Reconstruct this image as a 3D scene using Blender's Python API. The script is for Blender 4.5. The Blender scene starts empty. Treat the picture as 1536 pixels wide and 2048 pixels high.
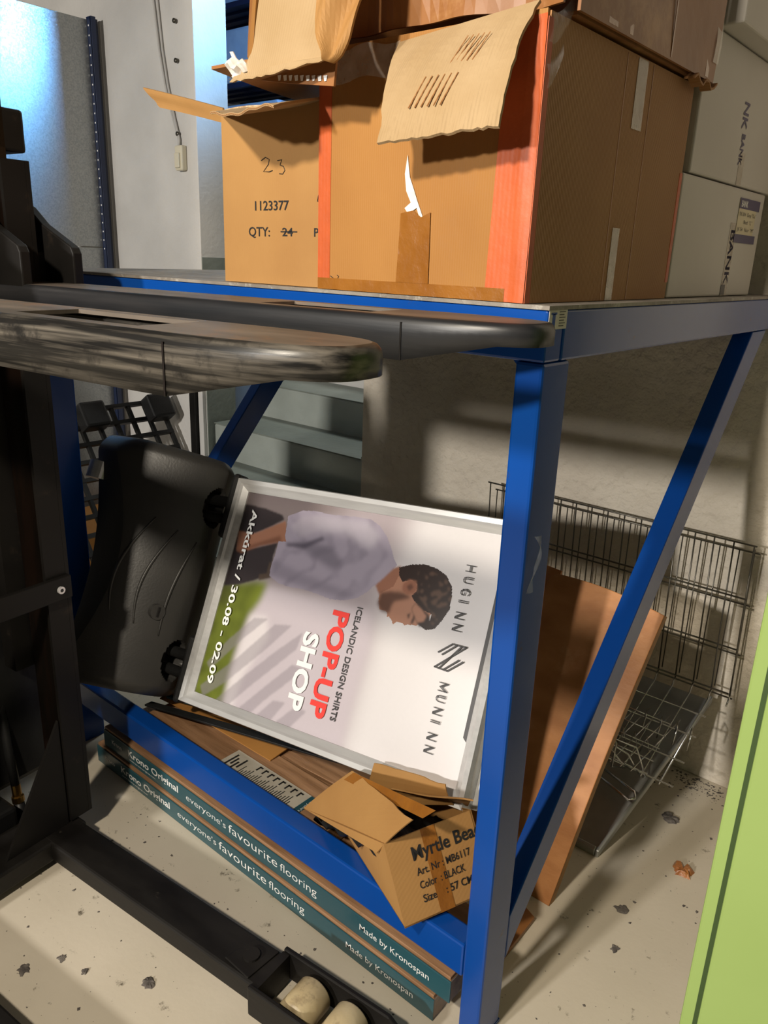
import bpy, math, random
import numpy as np
from mathutils import Vector, Matrix
rnd = random.Random(7)
SC = bpy.context.scene
COL = SC.collection
# ---------------------------------------------------------------- camera
a, b, c, F = -6.93593084e-01, 3.16150921e-01, 3.72249547e-02, 1555.85
fwd = Vector((math.sin(a)*math.cos(b), math.cos(a)*math.cos(b), -math.sin(b)))
r0 = Vector((math.cos(a), -math.sin(a), 0)); u0 = r0.cross(fwd)
rt = r0*math.cos(c) + u0*math.sin(c); up = -r0*math.sin(c) + u0*math.cos(c)
cam = bpy.data.cameras.new('camera'); co = bpy.data.objects.new('camera', cam); COL.objects.link(co)
co.matrix_world = Matrix(((rt.x, up.x, -fwd.x, .561), (rt.y, up.y, -fwd.y, -1.025), (rt.z, up.z, -fwd.z, 1.5), (0, 0, 0, 1)))
cam.sensor_fit = 'VERTICAL'; cam.sensor_height = 36; cam.lens = F/2048*36; cam.clip_start = .02
SC.camera = co
# ---------------------------------------------------------------- world, lamps, exposure
w = bpy.data.worlds.new('world'); SC.world = w; w.use_nodes = True
w.node_tree.nodes['Background'].inputs[0].default_value = (1, .93, .84, 1)
w.node_tree.nodes['Background'].inputs[1].default_value = .04
def lamp(name, loc, target, power, size, col, shape='DISK', sy=None, spread=None):
    l = bpy.data.lights.new(name, 'AREA'); l.energy = power; l.size = size; l.color = col; l.shape = shape
    if sy: l.size_y = sy
    if spread: l.spread = spread
    o = bpy.data.objects.new(name, l); COL.objects.link(o); o.location = loc
    o.rotation_euler = (Vector(target)-Vector(loc)).to_track_quat('-Z', 'Y').to_euler()
    return o
lamp('ceiling_spot', (-.08, -1.95, 2.42), (-.5, .3, .8), 62, .15, (1, .89, .73))
lamp('far_ceiling_lamp', (-1.0, -6.4, 2.75), (-.9, 1.2, .8), 330, .35, (1, .95, .88))
lamp('side_fill', (3.4, -1.2, 2.9), (0, .5, 1.2), 3.2, 1.2, (1, .86, .70))  # unseen soft fill, added to lift the faces turned right
lamp('shelf_blue_fill', (-1.65, 1.75, 3.1), (-3.6, 2.65, 2.4), 16, .4, (.2, .5, 1), spread=1.6)  # unseen blue fill, added to brighten the shelf and bales
lamp('stair_fill', (-2.1, 2.3, 3.3), (-1.9, 1.3, .7), 26, .5, (.95, 1, .97))  # unseen white fill, added because the steps came out too dark
lamp('stairwell_window', (-1.56, 1.56, 2.78), (-3.07, .75, 2.42), 9, .22, (.16, .5, 1), 'RECTANGLE', .3, 1.3)
SC.view_settings.view_transform = 'Standard'; SC.view_settings.look = 'None'
SC.view_settings.exposure = 0; SC.view_settings.gamma = 1; SC.view_settings.use_curve_mapping = False
# ---------------------------------------------------------------- materials
def lin(h):
    v = [int(h[i:i+2], 16)/255 for i in (0, 2, 4)]
    return [(x/12.92 if x < .04045 else ((x+.055)/1.055)**2.4) for x in v]
def C4(x):
    return (*(lin(x) if isinstance(x, str) else x), 1)
def pm(name, c1, c2=None, rough=.6, metal=0, scale=8, stretch=(1, 1, 1), bump=0, bscale=None, coat=0, detail=5,
       spec=.5, lo=.35, hi=.65, wave=None, c3=None, s3=20, lo3=.6, hi3=.7, rough2=None, trans=0, alpha=1):
    m = bpy.data.materials.new(name); m.use_nodes = True; T = m.node_tree; N = T.nodes; Lk = T.links
    B = N['Principled BSDF']
    B.inputs['Base Color'].default_value = C4(c1); B.inputs['Roughness'].default_value = rough
    B.inputs['Metallic'].default_value = metal; B.inputs['Coat Weight'].default_value = coat
    B.inputs['Coat Roughness'].default_value = .12
    B.inputs['Specular IOR Level'].default_value = spec
    if alpha < 1: B.inputs['Alpha'].default_value = alpha
    tc = N.new('ShaderNodeTexCoord'); mp = N.new('ShaderNodeMapping'); mp.inputs['Scale'].default_value = stretch
    Lk.new(tc.outputs['Object'], mp.inputs[0])
    out = None
    if c2 is not None:
        n = N.new('ShaderNodeTexNoise'); n.inputs['Scale'].default_value = scale; n.inputs['Detail'].default_value = detail
        Lk.new(mp.outputs[0], n.inputs['Vector'])
        mr = N.new('ShaderNodeMapRange'); mr.inputs[1].default_value = lo; mr.inputs[2].default_value = hi
        Lk.new(n.outputs[0], mr.inputs[0])
        mx = N.new('ShaderNodeMix'); mx.data_type = 'RGBA'
        mx.inputs[6].default_value = C4(c1); mx.inputs[7].default_value = C4(c2)
        Lk.new(mr.outputs[0], mx.inputs[0]); out = mx.outputs[2]
        if rough2 is not None:
            r2 = N.new('ShaderNodeMapRange'); r2.inputs[3].default_value = rough; r2.inputs[4].default_value = rough2
            Lk.new(mr.outputs[0], r2.inputs[0]); Lk.new(r2.outputs[0], B.inputs['Roughness'])
    if c3 is not None:
        n3 = N.new('ShaderNodeTexNoise'); n3.inputs['Scale'].default_value = s3; n3.inputs['Detail'].default_value = 8
        n3.inputs['Roughness'].default_value = .7
        Lk.new(tc.outputs['Object'], n3.inputs['Vector'])
        m3 = N.new('ShaderNodeMapRange'); m3.inputs[1].default_value = lo3; m3.inputs[2].default_value = hi3
        Lk.new(n3.outputs[0], m3.inputs[0])
        x3 = N.new('ShaderNodeMix'); x3.data_type = 'RGBA'; x3.inputs[6].default_value = C4(c1); x3.inputs[7].default_value = C4(c3)
        Lk.new(m3.outputs[0], x3.inputs[0])
        if out: Lk.new(out, x3.inputs[6])
        out = x3.outputs[2]
    if out: Lk.new(out, B.inputs['Base Color'])
    h = None
    if bump:
        nb = N.new('ShaderNodeTexNoise'); nb.inputs['Scale'].default_value = bscale or scale*4; nb.inputs['Detail'].default_value = 6
        Lk.new(mp.outputs[0], nb.inputs['Vector'])
        bp = N.new('ShaderNodeBump'); bp.inputs['Strength'].default_value = 1; bp.inputs['Distance'].default_value = bump
        Lk.new(nb.outputs[0], bp.inputs['Height']); h = bp
    if wave:
        wv = N.new('ShaderNodeTexWave'); wv.bands_direction = wave[0]; wv.inputs['Scale'].default_value = wave[1]
        wv.inputs['Distortion'].default_value = .6
        Lk.new(tc.outputs['Object'], wv.inputs['Vector'])
        b2 = N.new('ShaderNodeBump'); b2.inputs['Strength'].default_value = 1; b2.inputs['Distance'].default_value = wave[2]
        Lk.new(wv.outputs[0], b2.inputs['Height'])
        if h: Lk.new(h.outputs[0], b2.inputs['Normal'])
        h = b2
    if h: Lk.new(h.outputs[0], B.inputs['Normal'])
    return m
M = {}
M['floor'] = pm('painted_concrete_floor', 'd0c6b4', 'bfb5a2', .5, scale=1.6, bump=.00035, bscale=70, c3='5d5546', s3=16, lo3=.615, hi3=.70)
M['wall'] = pm('rough_white_plaster', 'dcd2c1', 'd0c5b4', .85, scale=5, bump=.014, bscale=34)
M['smooth_wall'] = pm('smooth_white_paint', 'd2cfca', 'c8c5c0', .6, scale=4, bump=.0015, bscale=60)
M['dado'] = pm('grey_green_paint', '7f857d', '747a72', .55, scale=6, bump=.003, bscale=30)
M['dado_light'] = pm('pale_grey_green_paint', 'a3a9a2', '979d96', .55, scale=6, bump=.003, bscale=30)
M['blue'] = pm('blue_enamel', (.003, .058, .30), (.003, .05, .26), .25, scale=3, coat=.08, bump=.0002, bscale=30, c3=(.03, .04, .09), s3=14, lo3=.66, hi3=.74, spec=.3)
M['card'] = pm('brown_cardboard', (.35, .16, .034), (.30, .13, .025), .75, scale=4, bump=.0008, bscale=14, wave=('X', 70, .0002), c3=(.30, .14, .04), s3=5, lo3=.58, hi3=.8)
M['card2'] = pm('golden_cardboard', (.37, .195, .058), (.32, .16, .045), .75, scale=4, bump=.0008, bscale=14, wave=('X', 60, .00008))
M['card_in'] = pm('pale_cardboard', (.40, .28, .15), (.35, .235, .115), .85, scale=9, bump=.0012, bscale=20, wave=('X', 60, .0004))
M['card_side'] = pm('dull_cardboard', (.36, .18, .065), (.31, .145, .05), .75, scale=4, bump=.0008, bscale=14, wave=('Y', 70, .0004))
M['card_dark'] = pm('dark_brown_cardboard', (.30, .125, .035), (.22, .085, .022), .55, scale=5, bump=.003, bscale=9, c3=(.38, .19, .07), s3=7, lo3=.55, hi3=.7, coat=.15)
M['card_edge'] = pm('cardboard_edge', (.60, .45, .28), (.32, .2, .1), .9, scale=220)
M['tape'] = pm('brown_parcel_tape', (.29, .115, .018), (.23, .085, .012), .3, scale=14, coat=.6, bump=.004, bscale=30)
M['orange'] = pm('orange_cloth_tape', (.53, .10, .02), (.43, .08, .016), .55, scale=12, bump=.001, bscale=60, wave=('X', 40, .0001))
M['clear'] = pm('clear_tape', (.62, .55, .46), (.42, .34, .26), .22, scale=30, bump=.002, bscale=40, coat=.6, alpha=.5)
M['film'] = pm('plastic_film', (.62, .62, .62), None, .2, bump=.003, bscale=60, coat=.5, alpha=.16)
M['torn'] = pm('torn_white_paper', (.75, .73, .7), (.6, .56, .5), .8, scale=40)
M['ink'] = pm('black_ink', (.012, .011, .011), None, .6)
M['white'] = pm('white_carton', 'c4bfb8', 'bcb6ae', .6, scale=3, bump=.0008, bscale=10)
M['purple'] = pm('dark_purple_print', (.035, .022, .10), None, .5)
M['label'] = pm('cream_label', 'cfc4a4', 'c4b896', .5, scale=10)
M['bsteel'] = pm('black_painted_steel', (.006, .0055, .005), (.011, .0095, .0085), .42, scale=3, stretch=(1, 1, 1), bump=.0004, bscale=30, c3=(.03, .022, .016), s3=12, lo3=.6, hi3=.75, rough2=.6, spec=.22)
M['worn'] = pm('worn_fork_steel', (.008, .0075, .007), (.12, .105, .085), .33, metal=0, scale=20, stretch=(.28, 2, 8), detail=9, bump=.0004, bscale=24, lo=.42, hi=.74, rough2=.55, spec=.3, c3=(.01, .009, .008), s3=16, lo3=.55, hi3=.68)
M['forktop'] = pm('dusty_fork_top', (.07, .06, .05), (.15, .12, .095), .5, scale=9, stretch=(.6, 2, 1), bump=.0006, bscale=14, c3=(.22, .10, .04), s3=7, lo3=.55, hi3=.75)
M['forkdark'] = pm('dark_fork_side', (.008, .009, .011), (.022, .021, .022), .4, scale=7, stretch=(.5, 4, 6), bump=.0005, bscale=12, lo=.4, hi=.75)
M['base'] = pm('dark_leg_steel', (.005, .0042, .0038), (.011, .0095, .008), .45, spec=.3, scale=6, stretch=(.7, 2, 2), bump=.0015, bscale=14, c3=(.06, .05, .04), s3=18, lo3=.66, hi3=.78, rough2=.6)
M['rust'] = pm('oily_rusty_rail', (.007, .003, .0015), (.003, .002, .0012), .35, scale=14, stretch=(4, 4, .5), coat=.1)
M['plastic'] = pm('black_plastic', (.010, .010, .010), (.014, .014, .014), .45, spec=.3, scale=20, bump=.0005, bscale=120)
M['tank'] = pm('charcoal_moulded_plastic', (.034, .033, .031), (.042, .04, .037), .42, scale=9, bump=.0004, bscale=160)
M['alu'] = pm('brushed_aluminium', (.70, .70, .70), (.62, .62, .62), .3, metal=.45, scale=10, stretch=(1, 8, 8))
M['chrome'] = pm('chrome_wire', (.62, .62, .6), None, .22, metal=1)
M['greywire'] = pm('dull_zinc_wire', (.13, .12, .10), None, .35, metal=.8)
M['galv'] = pm('galvanised_steel', (.42, .43, .43), (.33, .35, .35), .36, metal=.9, scale=150, bump=.0004, bscale=150, detail=3, rough2=.46)
M['tray'] = pm('dull_zinc_tray', (.30, .31, .30), (.40, .41, .40), .38, metal=.6, scale=9, bump=.0005, bscale=30)
M['teal'] = pm('teal_printed_wrap', (.020, .085, .105), (.016, .07, .09), .35, scale=4, bump=.0012, bscale=12, coat=.35)
M['wood'] = pm('laminate_wood', (.34, .19, .10), (.22, .115, .055), .5, scale=9, stretch=(.6, 7, 7), bump=.0005, c3=(.15, .07, .03), s3=30, lo3=.62, hi3=.75)
M['ply'] = pm('reddish_plywood', (.50, .22, .075), (.36, .14, .04), .55, scale=5, stretch=(1.5, 1, 3), bump=.0006, bscale=40, c3=(.58, .32, .14), s3=6, lo3=.58, hi3=.78)
M['plyedge'] = pm('plywood_edge', (.38, .2, .07), (.3, .15, .05), .6, scale=6, stretch=(1, 1, 12))
M['whiteprint'] = pm('white_print', (.80, .80, .78), None, .45)
M['redprint'] = pm('red_print', (.72, .03, .02), None, .45)
M['greyprint'] = pm('dark_grey_print', (.035, .032, .034), None, .45)
M['green'] = pm('lime_green_paint', (.275, .39, .115), (.26, .37, .105), .45, scale=3, bump=.0006, bscale=25)
M['greendark'] = pm('dark_green_gap', (.03, .06, .012), None, .6)
M['cream'] = pm('yellowed_nylon', (.62, .52, .33), (.46, .36, .20), .45, scale=10, bump=.001, c3=(.13, .09, .06), s3=9, lo3=.56, hi3=.72)
M['switch'] = pm('cream_switch_plastic', 'd8d0b8', None, .4)
M['cable'] = pm('pale_grey_cable', 'b8b5b0', None, .5)
M['brass'] = pm('brass', (.42, .24, .06), None, .3, metal=1)
M['dirt'] = pm('grey_lint', (.07, .06, .055), (.16, .14, .12), .95, scale=60)
M['amber'] = pm('amber_lump', (.40, .16, .04), (.28, .1, .03), .35, scale=20, bump=.004, coat=.4)
M['navy'] = pm('dark_navy_steel', (.01, .02, .06), (.008, .015, .045), .4, scale=5)
M['paleblue'] = pm('pale_blue_wrap', (.45, .55, .68), (.35, .45, .6), .3, scale=6, bump=.006, bscale=9, coat=.5)
M['yellow'] = pm('yellow_paint_fleck', (.6, .55, .04), None, .5)
M['deck'] = pm('ribbed_deck', (.26, .235, .205), (.16, .14, .12), .6, scale=12, bump=.002, bscale=60, c3=(.4, .38, .34), s3=30, lo3=.55, hi3=.7)
# ---------------------------------------------------------------- helpers
WM = {}
def wm(o): return WM.get(o.name, Matrix.Identity(4))
class MB:
    def __init__(s): s.v = []; s.f = []
    def add(s, vs, fs):
        k = len(s.v); s.v += [tuple(p) for p in vs]; s.f += [tuple(i+k for i in f) for f in fs]; return s
    def box(s, x0, x1, y0, y1, z0, z1):
        return s.add([(x, y, z) for x in (x0, x1) for y in (y0, y1) for z in (z0, z1)],
                     [(0, 1, 3, 2), (4, 6, 7, 5), (0, 4, 5, 1), (2, 3, 7, 6), (0, 2, 6, 4), (1, 5, 7, 3)])
    def hexa(s, p):   # 8 points: bottom 4 ccw, top 4 ccw
        return s.add(p, [(3, 2, 1, 0), (4, 5, 6, 7), (0, 1, 5, 4), (1, 2, 6, 5), (2, 3, 7, 6), (3, 0, 4, 7)])
    def slab(s, poly, d):   # polygon of 3d points extruded by vector d
        n = len(poly); P = [Vector(p) for p in poly]; D = Vector(d)
        return s.add(P+[p+D for p in P], [tuple(range(n))[::-1], tuple(range(n, 2*n))] + [(i, (i+1) % n, n+(i+1) % n, n+i) for i in range(n)])
    def tube(s, pts, r, n=8, cap=True):
        P = [Vector(p) for p in pts]; k = len(P); vs = []; prev = None
        for i, p in enumerate(P):
            t = (P[min(i+1, k-1)]-P[max(i-1, 0)]).normalized()
            if prev is None:
                prev = t.cross(Vector((0, 0, 1)));
                if prev.length < .1: prev = t.cross(Vector((1, 0, 0)))
            prev = (prev-t*prev.dot(t)).normalized(); q = t.cross(prev)
            rr = r[i] if isinstance(r, (list, tuple)) else r
            vs += [p+(prev*math.cos(2*math.pi*j/n)+q*math.sin(2*math.pi*j/n))*rr for j in range(n)]
        fs = [(i*n+j, i*n+(j+1) % n, (i+1)*n+(j+1) % n, (i+1)*n+j) for i in range(k-1) for j in range(n)]
        if cap: fs += [tuple(range(n))[::-1], tuple(range((k-1)*n, k*n))]
        return s.add(vs, fs)
    def grid(s, fn, nu, nv, th=0, nrm=None):
        k = len(s.v)
        P = [[Vector(fn(i/nu, j/nv)) for j in range(nv+1)] for i in range(nu+1)]
        W = nv+1
        fl = [p for r in P for p in r]
        q = [(i*W+j, (i+1)*W+j, (i+1)*W+j+1, i*W+j+1) for i in range(nu) for j in range(nv)]
        if not th: return s.add(fl, q)
        nr = Vector(nrm).normalized()*th; m = len(fl)
        fs = q+[tuple(x+m for x in f[::-1]) for f in q]
        ed = [i*W for i in range(nu+1)]+[nu*W+j for j in range(1, nv+1)]+[i*W+nv for i in range(nu-1, -1, -1)]+[j for j in range(nv-1, 0, -1)]
        for i in range(len(ed)):
            x, y = ed[i], ed[(i+1) % len(ed)]; fs.append((y, x, x+m, y+m))
        return s.add(fl+[p-nr for p in fl], fs)
def obj(name, mb, m, parent=None, bev=0, smooth=False, seg=2, **props):
    me = bpy.data.meshes.new(name)
    inv = wm(parent).inverted() if parent else Matrix.Identity(4)
    me.from_pydata([tuple(inv @ Vector(p)) for p in mb.v], [], mb.f); me.validate(); me.update()
    import bmesh
    bm = bmesh.new(); bm.from_mesh(me); bmesh.ops.recalc_face_normals(bm, faces=bm.faces); bm.to_mesh(me); bm.free()
    me.materials.append(M[m] if isinstance(m, str) else m)
    if smooth:
        for p in me.polygons: p.use_smooth = True
    o = bpy.data.objects.new(name, me); COL.objects.link(o)
    if parent: o.parent = parent
    WM[o.name] = wm(parent) if parent else Matrix.Identity(4)
    if bev:
        md = o.modifiers.new('bevel', 'BEVEL'); md.width = bev; md.segments = seg; md.limit_method = 'ANGLE'; md.angle_limit = .6
    for k, v in props.items(): o[k] = v
    return o
def thing(name, label, cat, loc=(0, 0, 0), mat=None, group=None):
    o = bpy.data.objects.new(name, None); COL.objects.link(o); o.empty_display_size = .05
    mw = mat if mat is not None else Matrix.Translation(Vector(loc))
    o.matrix_world = mw; WM[o.name] = mw.copy(); o['label'] = label; o['category'] = cat
    if group: o['group'] = group
    return o
def struct(name, mb, m, bev=0):
    o = obj(name, mb, m, None, bev); o['kind'] = 'structure'; return o
def tag(o, label, cat, group=None):
    o['label'] = label; o['category'] = cat
    if group: o['group'] = group
    return o
_fc = {}
def textmb(s, org, xd, yd, h, length=None, bold=0, spacing=1, lift=.0004):
    """flat lettering: h = cap height; xd = reading direction, yd = letter up"""
    cu = bpy.data.curves.new('t', 'FONT'); cu.body = s; cu.size = 1; cu.offset = bold; cu.space_character = spacing; cu.resolution_u = 3
    o = bpy.data.objects.new('t', cu); COL.objects.link(o)
    dg = bpy.context.evaluated_depsgraph_get(); me = o.evaluated_get(dg).to_mesh()
    V = [tuple(v.co) for v in me.vertices]; Fs = [tuple(p.vertices) for p in me.polygons]
    o.evaluated_get(dg).to_mesh_clear(); bpy.data.objects.remove(o); bpy.data.curves.remove(cu)
    xs = [v[0] for v in V]; x0, x1 = min(xs), max(xs)
    sc = h/.70; sx = sc if length is None else length/(x1-x0)
    xd = Vector(xd).normalized(); yd = Vector(yd).normalized(); n = xd.cross(yd).normalized(); O = Vector(org)
    mb = MB(); mb.add([O+xd*((v[0]-x0)*sx)+yd*(v[1]*sc)+n*lift for v in V], Fs); return mb
def strokes(letters, org, xd, yd, h, adv, wd, lift=.0004):
    xd = Vector(xd).normalized(); yd = Vector(yd).normalized(); n = xd.cross(yd); mb = MB(); O = Vector(org)
    for k, ch in enumerate(letters):
        for st in ch:
            for (ax, ay), (bx, by) in zip(st, st[1:]):
                A = O+xd*(k*adv+ax*h)+yd*ay*h; Bq = O+xd*(k*adv+bx*h)+yd*by*h
                t = (Bq-A).normalized(); q = n.cross(t)*wd/2; e = t*wd*.4
                mb.add([A-q-e+n*lift, Bq-q+e+n*lift, Bq+q+e+n*lift, A+q-e+n*lift], [(0, 1, 2, 3)])
    return mb
def copy_part(o, parent, loc=None):
    q = o.copy(); COL.objects.link(q); q.parent = parent; WM[q.name] = wm(parent)
    if loc is not None: q.location = loc
    return q
# ================================================================ SETTING
struct('floor', MB().box(-6, 2.2, -3.2, 5, -.1, 0), 'floor')
struct('wall_back', MB().box(-1.415, 2.2, 1.2, 1.38, 0, 3.3), 'wall', .004)
struct('wall_left', MB().box(-6, -2.39, 1.2, 1.37, 0, 3.3), 'smooth_wall', .003)
struct('wall_stairwell', MB().box(-6, 2.2, 3.6, 3.7, 0, 4), 'smooth_wall')
struct('trim_1', MB().box(-2.394, -2.385, 1.202, 1.368, 0, 1.472), 'dado')
struct('trim_2', MB().box(-1.42, -1.4, 1.204, 1.378, 0, .75), 'dado_light')
st = MB()
stairs = obj('staircase', MB().box(-2.36, -1.43, 1.235, 2.9, 0, .095), 'dado'); stairs['kind'] = 'structure'
for k, (y, z) in enumerate([(.66, .413), (.945, .573), (1.226, .733), (1.51, .892)]):
    x0 = -2.372 + (.0 if k > 1 else -.02)
    if y < 1.2:   # steps that come out past the wall
        obj('step', MB().box(x0, -1.47, y, y+.29, 0, z-.004), 'dado_light', stairs, .008)
        obj('tread', MB().box(x0, -1.47, y, y+.285, z-.004, z), 'dado', stairs)
    else:
        obj('step', MB().box(x0, -1.43, y+.001, y+.289, .1, z-.004), 'dado_light', stairs, .01)
        obj('tread', MB().box(x0, -1.43, y+.001, y+.286, z-.004, z), 'dado', stairs)
struct('wall_landing', MB().box(-2.6, -1.2, 1.805, 1.86, 0, 1.33), 'smooth_wall')
# slim black door post and white cable run on the left wall
struct('trim_3', MB().box(-2.475, -2.43, 1.165, 1.199, 0, 1.40), 'bsteel', .003)
struct('trim_4', MB().box(-2.425, -2.392, 1.18, 1.199, 0, 1.40), 'smooth_wall', .002)
# ---------------------------------------------------------------- wall switch with cables
sw = thing('light_switch', 'cream rocker light switch with cables at the end of the pale wall', 'switch', (-2.487, 1.2, 1.84))
obj('back_box', MB().box(-2.514, -2.462, 1.172, 1.199, 1.825, 1.925), 'switch', sw, .006)
obj('rocker', MB().box(-2.507, -2.475, 1.164, 1.173, 1.835, 1.895), 'switch', sw, .003)
cb = MB()
for dx in (0, .022):
    cb.tube([(-2.66+dx*1.4, 1.192, 2.9), (-2.641+dx*1.2, 1.192, 2.489), (-2.616+dx, 1.192, 2.302), (-2.585+dx*.8, 1.192, 2.166), (-2.541+dx*.5, 1.192, 2.038), (-2.503+dx*.2, 1.19, 1.95), (-2.50+dx*.1, 1.186, 1.92)], .005)
tag(obj('wall_cable', cb, 'cable', None, 0, True), 'pair of thin grey cables running down the wall to the switch', 'cable')
for z in (2.394, 2.249, 1.972):
    o = obj('cable_clip', MB().tube([(-2.508+.01*(z > 2), 1.198, z), (-2.508+.01*(z > 2), 1.184, z)], .009, 10), 'greywire', None, 0, True)
    tag(o, {2.394: 'upper round screw head on the pale wall by the cables', 2.249: 'lower round screw head on the pale wall by the cables', 1.972: 'small cable clip just above the wall switch'}[z], 'screw')
# ================================================================ BLUE BENCH
H = 1.4425
bench = thing('steel_platform', 'heavy blue steel bench frame with a ribbed deck and diagonal braces', 'bench', (-.7, .6, 0))
for x0 in (-.047, -1.552):
    obj('leg', MB().box(x0, x0+.047, .0, .084, 0, H-.082), 'blue', bench, .005)
    obj('foot_plate', MB().box(x0-.001, x0+.048, -.001, .085, 0, .008), 'blue', bench)
obj('lower_rail', MB().box(-1.504, -.048, .0005, .05, .152, .232), 'blue', bench, .005)
obj('front_beam', MB().box(-1.552, 0, 0, .05, 1.361, H-.006), 'blue', bench, .004)
obj('side_beam', MB().box(-.045, .0005, .051, 1.195, 1.361, H-.006), 'blue', bench, .004)
obj('side_beam', MB().box(-1.552, -1.507, .051, 1.195, 1.361, H-.006), 'blue', bench, .004)
obj('rear_beam', MB().box(-1.506, -.046, 1.145, 1.195, 1.361, H-.006), 'blue', bench, .004)
for x0 in (-.046, -1.552):
    obj('brace', MB().slab([(x0, .085, .275), (x0, .085, .165), (x0, 1.155, 1.335), (x0, 1.155, 1.359), (x0, 1.065, 1.359), (x0, .13, .335)][:1] + [(x0, .085, .165), (x0, 1.13, 1.36), (x0, 1.02, 1.36)], (.045, 0, 0)), 'blue', bench, .003)
obj('deck', MB().box(-1.557, .003, -.003, 1.197, H-.006, H), 'deck', bench)
# gussets in the corner behind the front beam
for xa, s in ((-.047, -1), (-1.505, 1)):
    obj('gusset', MB().slab([(xa, .02, 1.361), (xa+s*.018, .02, 1.361), (xa, .02, 1.343)], (0, .02, 0)), 'blue', bench)
stk = obj('maker_sticker', MB().box(.0005, .0012, .002, .056, 1.409, 1.438), 'white', bench, label='small white sticker with blue symbol on the corner')
obj('symbol', MB().box(.0012, .0016, .008, .024, 1.430, 1.433).box(.0012, .0016, .012, .020, 1.413, 1.431), 'blue', stk)
tx = MB()
for k in range(6): tx.box(.0012, .0016, .032, .050-.004*(k % 2), 1.433-k*.004, 1.4342-k*.004)
obj('small_print', tx, 'ink', stk, kind='stuff')
tp = MB().grid(lambda s, t: (.0045+.006*abs(math.sin(6*t+2*s)), .024+.012*math.sin(5*t)+(s-.5)*(.005+.02*abs(t-.45)), 1.09-.095*t), 4, 14)
tag(obj('tape_scrap', tp, 'film', None, 0, True), 'twisted scrap of clear tape stuck to the side of the blue bench post', 'tape')
# paint chips on post
# ================================================================ PALLET STACKER
ang = math.radians(6.3)
T0 = Vector((.1059, -.349, 0))
SM = Matrix.Translation(T0) @ Matrix.Rotation(ang, 4, 'Z')
stack = thing('pallet_stacker', 'black pallet stacker with raised twin forks and floor legs', 'stacker', mat=SM)
def sl(mb):   # local stacker coords to world
    mb.v = [tuple(SM @ Vector(p)) for p in mb.v]; return mb
def sobj(name, mb, m, parent=None, **k): return obj(name, sl(mb), m, parent or stack, **k)
ZT = 1.425
def fork(vc, mside):
    hw, u0, u1 = .0725, -.2125, -.025
    def zb(x): return ZT-.060 if x <= u0 else ZT-.060+.030*min(1, (x-u0)/.14)
    plan = [(-1.20, hw), (-.9, hw), (-.6, hw), (-.4, hw), (u0, hw)]
    for k in range(1, 17):
        t = k/16*math.pi/2; plan.append((u0+(u1-u0)*math.sin(t)**.85, hw*(.10*math.cos(t)+.90*math.cos(t)**.62) if k < 16 else 0))
    full = plan+[(x, -y) for x, y in plan[:-1][::-1]]
    n = len(full); mb = MB()
    def row(ins, zf):
        out = []
        for x, y in full:
            sc = (hw-ins)/hw; xx = x if x <= u0 else u0+(x-u0)*(1-ins/(u1-u0))
            out.append((xx, vc+y*sc, zf(x)))
        return out
    rows = [row(.004, lambda x: ZT-.012), row(.004, zb), row(0, zb), row(0, lambda x: ZT-.011), row(.0015, lambda x: ZT-.0055), row(.005, lambda x: ZT-.0015), row(.0095, lambda x: ZT)]
    k0 = [p for r in rows for p in r]
    mb.add(k0, [(a_*n+i, a_*n+i+1, (a_+1)*n+i+1, (a_+1)*n+i) for a_ in range(len(rows)-1) for i in range(n-1)])
    f = sobj('fork', mb, mside, smooth=True)
    tp = MB(); x0, x1, sy = -.50, -.285, .042; w2 = hw-.0095
    def strip(xa, xb, y0, y1): tp.box(xa, xb, vc+y0, vc+y1, ZT-.005, ZT)
    strip(-1.20, x0, -w2, w2); strip(x0, x1, sy, w2); strip(x0, x1, -w2, -sy); strip(x1, u0, -w2, w2)
    top = [(x, y) for x, y, z in rows[-1] if x >= u0-1e-6]
    tp.slab([(x, y, ZT-.005) for x, y in top[::-1]], (0, 0, .005))
    sobj('fork_top', tp, 'forktop', f)
    sobj('weld_seam', MB().tube([(u0, vc-hw-.0004, ZT-.008), (u0, vc-hw-.0004, ZT-.060)], .0014, 6), 'rust' if mside == 'worn' else 'bsteel', f)
    sobj('slot_plate', MB().box(-.49, -.295, vc-.04, vc+.04, ZT-.03, ZT-.026), 'bsteel', f)
    return f
fnear = fork(-.145, 'worn'); ffar = fork(.27, 'forkdark')
sobj('paint_fleck', MB().tube([(-.0395, -.145-.034, ZT-.018), (-.0385, -.145-.034, ZT-.026)], [.0022, .0012], 6), 'yellow', fnear)
# heel gussets and carriage
for v0 in (.318, .20, -.095, -.215):
    sobj('heel_plate', MB().slab([(-1.10, v0, ZT-.02), (-1.10, v0, ZT+.06), (-1.107, v0, ZT+.073), (-1.20, v0, ZT+.116), (-1.245, v0, ZT+.15), (-1.265, v0, ZT+.158), (-1.32, v0, ZT+.158), (-1.32, v0, ZT-.02)], (0, .022, 0)), 'bsteel', bev=.003)
sobj('carriage_plate', MB().box(-1.215, -1.20, -.22, .33, ZT-.06, ZT+.06), 'bsteel', bev=.003)
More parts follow.
